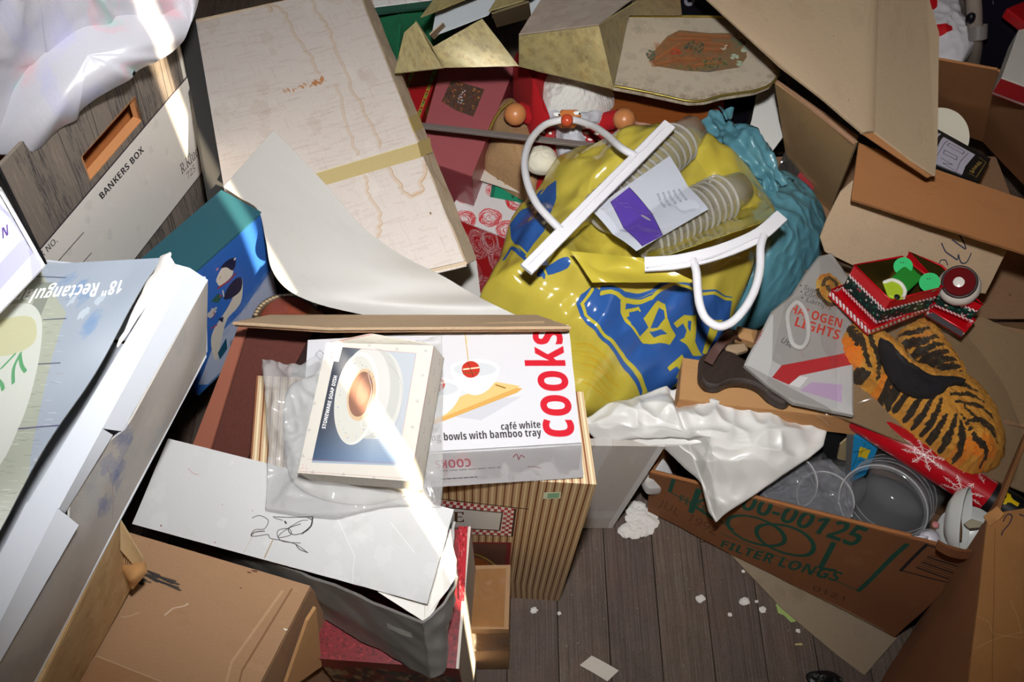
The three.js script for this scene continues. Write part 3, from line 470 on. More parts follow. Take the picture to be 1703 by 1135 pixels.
{ // white box with a bowl picture
  const t = thing('bowl_box', 'white kitchen box with red upright lettering and a picture of white bowls', 'box');
  const q = QH([512, 566, .565], [945, 541, .565], [966, 737, .565], [500, 764, .565]), W = 1024, Hh = 512, m = mapper(q, W, Hh);
  const top = print(W, Hh, '#d0cfd3', (x, w, h) => {
    const g = x.createLinearGradient(0, 0, 0, h); poly(x, [m(730, 690), m(800, 665), m(868, 660), m(800, 700)], 'rgba(150,155,165,0.25)');
    poly(x, [m(690, 700), m(722, 683), m(830, 641), m(869, 647), m(860, 654), m(724, 706)], '#cf9f55'); poly(x, [m(690, 694), m(722, 678), m(826, 636), m(866, 643), m(722, 700)], '#dfb979'); line(x, [m(825, 641), m(840, 646)], '#9a7036', 6);
    const bowl = (cx, cy, r, rim) => { poly(x, Array.from({ length: 24 }, (_, i) => { const a = i / 23 * Math.PI; return m(cx - r * Math.cos(a), cy + r * 0.98 * Math.sin(a) * (1 - 0.12 * Math.cos(2 * a))); }), '#d8dada'); poly(x, Array.from({ length: 24 }, (_, i) => { const a = i / 24 * 6.283; return m(cx + r * Math.cos(a), cy + r * 0.36 * Math.sin(a)); }), '#eef0f0'); poly(x, Array.from({ length: 24 }, (_, i) => { const a = i / 24 * 6.283; return m(cx + r * 0.88 * Math.cos(a), cy + 2 + r * 0.28 * Math.sin(a)); }), '#c7cacd'); };
    bowl(722, 645, 46); bowl(790, 613, 41);
    for (const [a, b, s] of [[783, 615, 1], [728, 640, 0.8]]) { poly(x, Array.from({ length: 20 }, (_, i) => { const k = i / 20 * 6.283; return m(a + 15 * s * Math.cos(k), b + 14 * s * Math.sin(k)); }), '#bb3327'); line(x, [m(a - 12 * s, b), m(a + 13 * s, b - 3)], '#ead9b8', 7); line(x, [m(a - 12 * s, b + 6), m(a + 12 * s, b + 5)], '#7d5a2c', 4); line(x, [m(a - 5, b - 12), m(a + 4, b + 12)], '#6d3320', 3); }
    line(x, [m(779, 602), m(773, 552)], '#c9a86a', 4); line(x, [m(776, 575), m(779, 560)], '#e2cfa0', 3);
    text(x, 'cooks', 'bold 120px sans-serif', '#c6202f', m(957, 731), m(933, 546), m(890, 731));
    text(x, 'café white', 'bold 60px sans-serif', '#2a2728', m(833, 716), m(900, 712), m(832, 704.5));
    text(x, 'dipping bowls with bamboo tray', 'bold 60px sans-serif', '#2a2728', m(683, 736), m(901, 726), m(682, 723.5));
    line(x, [m(525, 590), m(532, 583), m(540, 590), m(533, 600), m(525, 590)], '#8a8fa0', 3);
  }, { roughness: 0.32 }, 6);
  const front = print(1024, 128, '#c4c2c4', (x, w, h) => { text(x, 'COOKS', 'bold 60px sans-serif', '#b0606a', [w * .60, h * .2], [w * .47, h * .2], [w * .60, h * .45]); for (let j = 0; j < 2; j++) for (let i = 0; i < 46; i++) { x.fillStyle = 'rgba(60,60,70,0.6)'; if (i % 7) x.fillRect(w * .48 + i * 5 * (j ? 0.6 : 1), h * (.5 + .25 * j), 3, 5); } curve(x, [[770, 30], [785, 20], [790, 40], [800, 25], [812, 34]], '#8a3a3e', 3); curve(x, [[820, 70], [850, 74], [868, 80]], '#8a5a5e', 2); }, { roughness: 0.3 }, 6);
  const k = V(0, -0.06, 0.012);
  carton(t, q, k, { all: std({ color: 0xdcdad8, roughness: 0.35 }), top, front }, { k: [V(0, -.06, 0), V(0, -.06, 0), V(0.006, -.06, 0.016), V(0, -.06, 0.02)], base: 1, n: 6, disp: (u, v, p) => crumple(p, 9, 0.0012) });
  part(t, 'shrink_film', panel([q[3], q[2], q[2].clone().add(k), q[3].clone().add(k)].map(p => p.clone().add(V(0, 0.001, 0.003))), 0.0005, { nu: 40, nv: 6, disp: (u, v, p) => crumple(p, 26, 0.003) }), film({ roughness: 0.14 }));
}
const soapQ = para([[543, 570], [721, 575], [682, 801], [495, 787]], 1.0);
{ // clear bag with white foam wrap
  const o = QH([436, 597, .585], [470, 606, .60], [500, 610, .60], [540, 590, .62], [735, 562, .62], [738, 640, .60], [736, 720, .60], [738, 800, .575], [734, 845, .575], [680, 840, .58], [630, 843, .58], [560, 862, .575], [500, 858, .57], [442, 847, .57], [447, 760, .575], [443, 680, .58]);
  const t = thing('foam_wrap_bag', 'clear plastic bag of white foam wrap lying under the soap dish box', 'bag');
  const inner = blob(QH([480, 645, .57], [510, 628, .57], [540, 625, .575], [560, 700, .58], [690, 810, .572], [640, 836, .566], [560, 836, .566], [490, 805, .566], [474, 740, .566]), H(550, 740, .59), { puff: 0.008, amp: 0.006, f: 16, drop: 0.01, m: 90, r: 24 });
  part(t, 'foam_wrap', inner, phy({ color: 0xd6d5d1, roughness: 0.9, sheen: 0.3 }));
  const c = bil(o.slice(0, 4), .5, .5), mid = H(590, 720, .618);
  part(t, 'clear_film', blob(o, mid, { puff: 0.004, amp: 0.012, f: 21, drop: 0.004, m: 260, r: 80, rim: 0.8, sharp: true, inset: 0.98 }), milky({ color: 0xcfcfcf, opacity: .32 }));
}
{ // soap dish box
  const t = thing('soap_dish_box', 'cream flowered box with a picture of a stoneware soap dish', 'box'), q = soapQ, W = 896, Hh = 1024, m = mapper(q, W, Hh);
  const sprig = (x, a, b) => { const [u, v] = m(a, b); for (const [dx, dy] of [[-9, 0], [0, -9], [8, 2]]) blot(x, u + dx, v + dy, 4.5, 'rgba(110,104,120,0.75)', 7); line(x, [[u, v + 12], [u, v]], 'rgba(110,104,120,0.6)', 2); };
  const top = print(W, Hh, '#cdc8be', (x, w, h) => {
    for (const [a, b] of [[614, 575], [660, 581], [708, 584], [703, 625], [694, 668], [686, 711], [679, 753], [675, 780], [523, 672], [514, 716], [504, 759], [520, 786], [571, 790], [622, 796], [662, 612]]) if (a !== 662) sprig(x, a, b);
    const ph = [[560, 577], [692, 588], [659, 771], [519, 766]].map(p => m(...p)); poly(x, ph, '#b4b8bb');
    const ell = (cx, cy, rx, ry, rot, col) => poly(x, Array.from({ length: 60 }, (_, i) => { const a = i / 60 * 6.283, X = rx * Math.cos(a), Y = ry * Math.sin(a); return m(cx + X * Math.cos(rot) - Y * Math.sin(rot), cy + X * Math.sin(rot) + Y * Math.cos(rot)); }), col);
    // printed studio picture: dark ground at the left, paler at the right
    const pic = (u, v) => [0, 1].map(k => ph[0][k] * (1 - u) * (1 - v) + ph[1][k] * u * (1 - v) + ph[2][k] * u * v + ph[3][k] * (1 - u) * v);
    for (let i = 0; i < 40; i++) { const k = i / 40, v = Math.min(1, k * 1.5), c = [lerp(58, 176, v), lerp(62, 181, v), lerp(72, 187, v)]; poly(x, [pic(k, 0), pic(k + 0.03, 0), pic(k + 0.03, 1), pic(k, 1)], `rgb(${c.map(q => q | 0)})`); }
    for (let i = 0; i < 20; i++) { const k = 1 - i / 60; poly(x, [pic(0, k), pic(1, k), pic(1, k + 0.02), pic(0, k + 0.02)], `rgba(70,110,160,${0.02 * (20 - i)})`); }
    ell(628, 657, 42, 74, 0.12, '#c4c3bd'); ell(618, 655, 46, 76, 0.13, '#b7b7b2'); ell(606, 653, 42, 76, 0.14, '#c8c7c2'); ell(593, 663, 36, 78, 0.15, '#d2d1cb'); ell(590, 665, 33, 73, 0.15, '#c6c4bc'); ell(601, 657, 23, 44, 0.2, '#c9ad8c'); ell(600, 656, 19, 38, 0.2, '#8c6554'); ell(604, 650, 10, 26, 0.25, '#95705f');
    curve(x, [[612, 622], [618, 650], [610, 680], [600, 705], [606, 712]].map(p => m(...p)), '#f3ddd0', 4);
    for (let i = 0; i < 46; i++) { const a = i / 46 * 6.283, X = 28 * Math.cos(a) + rr(-3, 3), Y = 62 * Math.sin(a) + rr(-4, 4); blot(x, ...m(590 + X * .99 - Y * .15, 665 + X * .15 + Y * .99), rr(3, 7), ['rgba(120,120,180,0.7)', 'rgba(226,190,120,0.7)', 'rgba(140,150,130,0.7)'][i % 3], 6); }
    line(x, [m(560, 577), m(692, 588), m(661, 771), m(512, 764)], '#b0666a', 2); line(x, [m(495, 784), m(682, 797)], '#b0666a', 2);
    curve(x, [[648, 605], [668, 640], [664, 690], [648, 730]].map(p => m(...p)), 'rgba(120,120,126,0.7)', 2);
    text(x, 'STONEWARE SOAP DISH', 'bold 60px sans-serif', '#f0efec', m(541, 714), m(561, 625), m(535, 713));
    poly(x, [m(542, 568), m(572, 568), m(563, 602), m(536, 598)], '#dcd9d4'); text(x, 'soles', 'bold 60px sans-serif', '#c9303a', m(552, 597), m(557, 577), m(548, 596));
    for (let i = 0; i < 6; i++) line(x, [m(562 + i, 572 + i * 4), m(567 + i * .5, 573 + i * 4)], 'rgba(90,90,95,0.6)', 2);
    for (let i = 0; i < 14; i++) blot(x, ...m(rr(496, 512), rr(772, 788)), rr(2, 5), 'rgba(200,80,80,0.5)');
  }, { roughness: 0.4 }, 6);
  const n = q[1].clone().sub(q[0]).cross(q[3].clone().sub(q[0])).normalize(); const dn = n.multiplyScalar(0.036); if (dn.y > 0) dn.negate();
  const side = print(512, 128, '#c6c0b3', (x, w, h) => { for (let i = 0; i < 9; i++) { const a = (i + .5) / 9 * w, b = h * (i % 2 ? .35 : .65); for (const [dx, dy] of [[-9, 0], [0, 5], [9, 0]]) blot(x, a + dx, b + dy, 4, 'rgba(120,112,124,0.6)', 7); } line(x, [[0, 2], [w, 2]], '#b0666a', 3); }, { roughness: 0.45 }, 6);
  carton(t, q, dn, { all: side, top, front: side }, { t: 0.0015, base: 1 });
  part(t, 'tuck_flap', panel([D(560, 568, .99), H(616, 556, .672), H(720, 574, .676), H(545, 572, .648)].map(p => p), 0.001), side);
}
{ // folded brown carton flap above the white bowl box
  const t = thing('folded_carton', 'long folded sheet of corrugated carton lying behind the white bowl box', 'cardboard');
  const edge = canvas(512, 32, '#b3987a', (x, w, h) => { line(x, [[0, 14], [w * .6, 15]], '#4a3420', 7); line(x, [[w * .4, 22], [w, 20]], '#7a4a30', 4); }, 14);
  const sheet = kraft('#b39c80');
  const a = [H(386, 530, .592), H(449, 524, .565), H(893, 526, .56), H(950, 538, .60), H(545, 553, .60)];
  part(t, 'upper_sheet', plate([a[0], a[1], a[2], a[3], a[4]], 0.004, { along: V(1, 0, 0) }), sheet);
  part(t, 'lower_sheet', plate([H(390, 533, .583), H(449, 526, .555), H(880, 528, .55), H(946, 541, .592), H(545, 557, .592)], 0.004, { along: V(1, 0, 0) }), KR.dark);
  part(t, 'hanging_flap', panel([H(600, 546, .588), H(905, 538, .588), H(905, 556, .545), H(600, 562, .545)], 0.003), kraft('#8e7a5e'));
}
{ // brown suede album
  const t = thing('suede_album', 'brown suede covered album with a reddish edge standing behind the striped box', 'album');
  const su = print(512, 512, '#5a2f26', (x, w, h) => { for (let i = 0; i < 2000; i++) blot(x, rnd() * w, rnd() * h, rr(1, 4), i % 2 ? 'rgba(30,12,10,0.25)' : 'rgba(130,70,58,0.2)', 6); line(x, [[20, 0], [24, h]], 'rgba(35,14,10,0.8)', 4); }, { roughness: 1 });
  const q = QH([413, 536, .50], [520, 549, .50], [404, 778, .40], [346, 762, .40]);
  part(t, 'cover', panel(q, 0.006, { nu: 2, nv: 2 }), su);
  part(t, 'edge_board', panel([H(399, 536, .50), H(413, 536, .503), H(346, 760, .403), H(316, 752, .40)], 0.02), std({ color: 0x9c5c46, roughness: 0.8 }));
  part(t, 'pages', panel(q.map(p => p.clone().add(V(0.012, -0.008, -0.006))), 0.1, {}), std({ color: 0x2a1713, roughness: 1 }));
}
{ // snowman box
  const t = thing('snowman_box', 'blue box with a printed snowman in a navy cap beside the wood grain box', 'box');
  const f0 = H(330, 447, .6), f1 = H(435, 353, .6), b1 = H(368, 316, .6), w = b1.clone().sub(f1), b0 = f0.clone().add(w), ext = f0.clone().sub(f1).setLength(0.06), dn = V(-.027, -.24, 0);
  f0.add(ext); b0.add(ext);
  const q = [b0, b1, f1, f0], fq = [f0, f1, f1.clone().add(dn), f0.clone().add(dn)], W = 640, Hh = 896, m = mapper(fq, W, Hh);
  const front = print(W, Hh, '#2f63b4', (x, w2, h) => {
    poly(x, [m(457, 440), m(400, 520), m(360, 560), m(330, 640), m(470, 640), m(470, 430)], '#aeb6cc'); for (let i = 0; i < 40; i++) { const k = i / 39; blot(x, ...m(lerp(460, 355, k) + rr(-4, 4), lerp(440, 570, k) + rr(-10, 6)), 26, 'rgba(110,135,190,0.22)'); }
    spoly(x, [m(360, 600), m(352, 556), m(380, 508), m(398, 470), m(402, 462), m(401, 500), m(394, 512), m(378, 530)], '#cfc6b8');
    spoly(x, [m(372, 496), m(378, 478), m(392, 462), m(401, 461), m(400, 482), m(386, 494)], '#20243e');
    spoly(x, [m(359, 464), m(370, 443), m(386, 444), m(386, 456), m(366, 474), m(361, 470)], '#d8cfc0'); spoly(x, [m(366, 444), m(374, 434), m(390, 427), m(391, 440), m(387, 448), m(376, 443)], '#1e2340'); blot(x, ...m(390, 429), 9, '#d5c9b8');
    line(x, [m(362, 478), m(380, 466), m(391, 454)], '#a8343a', 12); blot(x, ...m(361, 446), 10, 'rgba(214,120,140,0.8)'); line(x, [m(364, 462), m(367, 459)], '#7a5a40', 4);
    poly(x, [m(350, 500), m(362, 487), m(370, 492), m(362, 503)], '#2f5a50'); blot(x, ...m(366, 491), 9, '#a8343a'); line(x, [m(372, 492), m(370, 482)], '#e0d5c4', 7);
    blot(x, ...m(352, 520), 34, '#b8b2ae'); line(x, [m(355, 518), m(357, 524), m(352, 530)], '#8c3038', 5); line(x, [m(350, 546), m(360, 540)], '#a8343a', 10); poly(x, [m(362, 530), m(372, 526), m(370, 536)], '#20243e');
    poly(x, [m(362, 587), m(376, 562), m(378, 580), m(366, 598)], '#1d4f68');
  }, { roughness: 0.4 }, 8);
  const teal = print(512, 256, '#27545f', (x, w2, h) => { for (let i = 0; i < 9; i++) { x.fillStyle = '#d8dcd4'; x.fillRect(60 + i * 11, 190, 5, 44); } }, { roughness: 0.4 }, 8);
  carton(t, q, dn, { all: std({ color: 0x2d5f86, roughness: 0.5 }), top: teal, front }, { base: 1 });
}
{ // leather case with stitching
  const t = thing('leather_case', 'reddish brown leather case with a stitched rim behind the folded carton', 'case');
  const o = QH([422, 535, .43], [436, 508, .44], [460, 494, .445], [490, 491, .445], [515, 496, .44], [531, 512, .43], [535, 535, .42], [480, 560, .42]);
  part(t, 'body', blob(o, H(482, 528, .455), { puff: 0.012, amp: 0.001, drop: 0.05, m: 60, r: 14 }), print(256, 256, '#8c4430', (x, w, h) => { for (let i = 0; i < 400; i++) blot(x, rnd() * w, rnd() * h, rr(2, 8), 'rgba(60,25,15,0.1)'); }, { roughness: 0.38 }));
  const rim = [[424, 530], [436, 510], [460, 496], [490, 493], [514, 498], [530, 513]].map(p => H(p[0], p[1], .452));
  part(t, 'rim', tube(rim, 0.005, 40, 8), std({ color: 0x54402e, roughness: 0.6 }));
  const c = new THREE.CatmullRomCurve3(rim), st = []; for (let i = 1; i < 22; i++) { const p = c.getPointAt(i / 22); st.push(ball(p.add(V(0, .0045, 0.001)), 0.0022, 1.4, 0.6, 1, 6)); }
  part(t, 'stitching', mergeGeometries(st), std({ color: 0xb9a27c, roughness: 0.9 })).userData.kind = 'stuff';
}
{ // big water stained parcel
  const t = thing('stained_parcel', 'big pale water-stained parcel with a strip of yellowed tape', 'parcel');
  const q = QH([318, 34, .50], [592, -26, .49], [776, 440, .56], [545, 492, .565]), W = 1024, tg = plate([q[0], q[1], q[2], q[3], H(368, 312, .535)], 0.006, { along: q[1].clone().sub(q[0]), bevel: .002 }), m = mapper(tg.userData.q, W, W);
  const top = canvas(W, W, '#dbcfc6', (x, w, h) => {
    for (let i = 0; i < 900; i++) { const a = rnd() * w, b = rnd() * h; x.strokeStyle = ['rgba(160,130,115,0.10)', 'rgba(235,228,225,0.13)', 'rgba(150,120,100,0.08)'][i % 3]; x.lineWidth = rr(2, 7); x.beginPath(); x.moveTo(a, b); x.lineTo(a + rr(20, 120), b + rr(-6, 6)); x.stroke(); }
    for (let i = 0; i < 500; i++) { const a = rnd() * w, b = rnd() * h; x.strokeStyle = 'rgba(150,125,110,0.14)'; x.lineWidth = 2; x.beginPath(); x.moveTo(a, b); x.lineTo(a + rr(-2, 2), b + rr(20, 50)); x.stroke(); }
    for (let i = 0; i < 30; i++) blot(x, rnd() * w, rnd() * h, rr(20, 60), i % 2 ? 'rgba(240,234,232,0.16)' : 'rgba(150,110,85,0.08)');
    const stain = (p0, wd = 5) => { const p = []; p0.forEach((k, i) => { p.push(k); const n = p0[i + 1]; if (n) for (const s of [.33, .66]) p.push([lerp(k[0], n[0], s) + rr(-4, 4), lerp(k[1], n[1], s) + rr(-3, 3)]); }); wd *= .7; curve(x, p.map(k => m(...k)), 'rgba(184,142,96,0.55)', wd); curve(x, p.map(k => m(k[0] - 3, k[1] + 1)), 'rgba(200,165,125,0.3)', wd * 3); };
    stain([[446, 0], [462, 10], [478, 22], [488, 50], [504, 72], [514, 88], [525, 108], [534, 122]]); stain([[520, 0], [535, 25], [545, 45], [552, 62], [565, 95], [576, 118], [584, 145], [606, 185], [622, 210], [632, 232], [634, 245]]);
    stain([[560, 140], [570, 170], [578, 205], [588, 240], [596, 258]], 4); stain([[608, 292], [613, 312], [618, 330], [632, 350], [636, 372], [630, 392]]); stain([[648, 278], [662, 300], [672, 318], [686, 326], [700, 320], [706, 296], [712, 268]], 7);
    stain([[445, 0], [452, 18]], 9);
    for (let i = 0; i < 60; i++) { const k = rnd(); blot(x, ...m(lerp(472, 546, k) + rr(-3, 3), lerp(154, 130, k) + rr(-4, 4)), rr(2, 8) * (k > .65 ? 1.3 : 0.6), 'rgba(190,128,80,0.8)'); }
    blot(x, ...m(716, 355), 4, '#7a5a3a');
    const tp = [[520, 290], [694, 238], [700, 262], [528, 312]].map(p => m(...p)); poly(x, tp, '#c6b27c'); line(x, [tp[0], tp[1]], 'rgba(230,215,160,0.6)', 3);
  }, 14);
  const mat = std({ map: top, roughness: 0.85, bumpMap: paperBump, bumpScale: 0.0005 });
  const wob = (u, v, p) => crumple(p, 7, 0.0025);
  part(t, 'top_face', tg, mat);
  const sd = print(128, 1024, '#c0ab90', (x, w, h) => { for (let i = 0; i < 60; i++) blot(x, rnd() * w, rnd() * h, rr(6, 30), ['rgba(225,205,170,0.25)', 'rgba(150,105,70,0.12)'][i % 2]); x.fillStyle = 'rgba(185,160,90,0.8)'; x.fillRect(0, h * .55, w, h * .05); curve(x, [[20, h * .62], [60, h * .66], [50, h * .74], [80, h * .8]], 'rgba(160,110,70,0.5)', 8); }, { roughness: 0.85 });
  const s0 = H(592, -26, .49), s1 = H(776, 440, .56), o0 = H(606, -30, .455), o1 = H(792, 431, .525);
  part(t, 'side_face', panel([s0, o0, o1, s1], 0.005, { nu: 4, nv: 30, disp: (u, v, p) => crumple(p, 12, 0.002) }), sd);
  part(t, 'tape', panel([H(694, 238, .538), H(714, 229, .512), H(718, 254, .515), H(700, 262, .541)].map(p => p.add(V(0.001, .002, 0.001))), 0.0008), std({ color: 0xb7a067, roughness: 0.5 }));
  const lo = p => V(p.x, p.y - .06, p.z - .01), o1b = V(o1.x - 0.01, o1.y - .03, o1.z - 0.03), q3b = q[3].clone().add(V(0, -.05, -.05));
  part(t, 'end_face', panel([q[3], s1, o1b, q3b], 0.004), sd);
  const q4 = H(368, 312, .535); part(t, 'side_face', panel([lo(q[0]), q[0], q4, lo(q4)], 0.004), sd); part(t, 'side_face', panel([lo(q4), q4, q[3], q3b], 0.004), sd);
  part(t, 'side_face', panel([q[1], q[0], lo(q[0]), lo(q[1])], 0.004), sd);
  part(t, 'bottom_face', panel([lo(q[0]), lo(q[1]), o1b, q3b], 0.004), sd);
}
{ // hidden-by-nothing crate under the parcel
  const t = thing('dark_crate', 'dark brown carton in the shadow beneath the stained parcel', 'box');
  carton(t, [V(-.55, .425, -1.25), V(-.19, .42, -1.25), V(-.14, .455, -.86), V(-.36, .47, -.86)], V(0, -.42, 0), { all: KR.dark }, { base: 1 });
}
{ // curved white poster sheet
  const A = [[455, 217, .65], [542, 308, .635], [608, 383, .62], [674, 429, .605], [740, 462, .585], [785, 489, .57], [822, 508, .552], [858, 525, .545]], B = [[372, 311, .605], [400, 330, .603], [428, 348, .60], [442, 400, .592], [452, 448, .585], [476, 480, .58], [520, 503, .573], [622, 528, .562]];
  const ca = new THREE.CatmullRomCurve3(A.map(p => H(...p))), cb = new THREE.CatmullRomCurve3(B.map(p => H(...p)));
  const m = print(512, 512, '#b4b1ac', (x, w, h) => { for (let i = 0; i < 30; i++) blot(x, rnd() * w, rnd() * h, rr(10, 60), i % 2 ? 'rgba(200,197,192,0.05)' : 'rgba(160,145,130,0.04)'); curve(x, [[300, 430], [360, 410], [420, 430]], 'rgba(150,130,110,0.25)', 2); }, { roughness: 0.5 }, 5);
  const g = panel([V(0, 0, 0), V(1, 0, 0), V(1, -1, 0), V(0, -1, 0)], 0.0008, { nu: 40, nv: 14, move: (p, u, v) => { const a = ca.getPoint(u), b = cb.getPoint(u); p.copy(a).lerp(b, v); p.y -= 0.004 * Math.sin(Math.PI * v) * sm(0.1, 0.6, u); } });
  g.computeVertexNormals();
  solo('poster_sheet', 'curled blank white poster sheet leaning on the stained parcel', 'paper', g, m);
}
// ---------------------------------------------------------------- upper middle
{ // dusty rose box
  const t = thing('rose_box', 'dusty rose gift box with a small photograph printed on its lid', 'box');
  const q = QH([737, 96, .33], [856, 112, .33], [785, 292, .33], [692, 262, .33]), W = 512, Hh = 1024, m = mapper(q, W, Hh);
  const top = print(W, Hh, '#a8585c', (x, w, h) => {
    for (let i = 0; i < 200; i++) blot(x, rnd() * w, rnd() * h, rr(2, 12), i % 2 ? 'rgba(190,110,110,0.08)' : 'rgba(110,40,45,0.06)');
    const ph = [[757, 131], [808, 148], [792, 193], [738, 168]].map(p => m(...p)); poly(x, ph, '#5c4234');
    const pic = (u, v) => [0, 1].map(k => ph[0][k] * (1 - u) * (1 - v) + ph[1][k] * u * (1 - v) + ph[2][k] * u * v + ph[3][k] * (1 - u) * v);
    for (let i = 0; i < 130; i++) blot(x, ...pic(rr(0.03, 0.97), rr(0.03, 0.97)), rr(3, 9), ['#a9582f', '#3a3538', '#c08040', '#6b2f30', '#5b5a58', '#2e2a2e'][i % 6]);
    for (let i = 0; i < 20; i++) blot(x, ...pic(.5 + rr(-.07, .07), rr(.25, .85)), rr(3, 7), '#c7c3c4');
    
  }, { roughness: 0.55 });
  const fr = print(256, 256, '#8f3f45', null, { roughness: 0.35 });
  carton(t, q, V(0, -.32, 0), { all: fr, top }, { base: 1 });
  const b = [H(694, 268, .3325), H(785, 294, .3325)];
  part(t, 'cellophane', panel([q[3].clone().add(V(0, -.001, .002)), q[2].clone().add(V(0, -.001, .002)), q[2].clone().add(V(0, -.1, .004)), q[3].clone().add(V(0, -.1, .004))], 0.0005, { nu: 20, nv: 14, disp: (u, v, p) => crumple(p, 20, 0.002) }), film({ roughness: 0.12 }));
}
{ // red wrapped parcels at the far side
  const mk = (lab, q, h) => { const t = thing('wrapped_gift', lab, 'gift'); const m = print(256, 512, '#a81c22', (x, w, hh) => { for (const a of [0.3, 0.85]) { x.fillStyle = '#b99a3c'; x.fillRect(w * a, 0, w * 0.09, hh); for (let i = 0; i < 26; i++) blot(x, w * (a + .045), i / 26 * hh, 9, ['#a81c22', '#3e6a3e', '#7d8a3a'][i % 3]); } }, { roughness: 0.3 }); carton(t, q, V(0, -h, 0), { all: m }, { base: 1 }); };
  mk('shiny red wrapped gift with gold striped ribbon print beside the rose box', QH([672, 96, .30], [737, 100, .30], [694, 218, .30], [655, 190, .30]), .29);
  mk('dark red wrapped gift half hidden between the parcel and the striped gift', [V(-.235, .27, -1.62), V(-.135, .27, -1.62), V(-.135, .27, -1.50), V(-.235, .27, -1.50)], .26);
}
{ // green towel and the white tray over it
  const o = QH([600, -10, .38], [680, -30, .38], [745, -10, .38], [735, 20, .38], [700, 34, .37], [672, 60, .36], [660, 96, .34], [640, 80, .34], [612, 40, .36]);
  solo('green_towel', 'deep green terry towel folded behind the stained parcel', 'towel', blob(o, H(672, 20, .39), { puff: 0.02, amp: 0.004, f: 20, drop: 0.1, m: 80, r: 24, inset: 0.95 }), phy({ color: 0x0f5d3a, roughness: 1, sheen: 0.5, bumpMap: canvas(256, 256, '#808080', null, 160, false), bumpScale: 0.002 }));
  const t = thing('document_tray', 'flat white box with a green edge above the green towel', 'box'), q = QH([600, -60, .44], [760, -70, .44], [730, -3, .44], [618, 11, .44]);
  carton(t, q, V(0, -.02, 0), { all: std({ color: 0x1c4a3a }), top: print(256, 128, '#d8d6d2', (x, w, h) => { for (let i = 0; i < 5; i++) line(x, [[i * 60, 0], [i * 60 + 10, h]], 'rgba(160,80,90,0.5)', 2); }) }, { base: 1 });
}
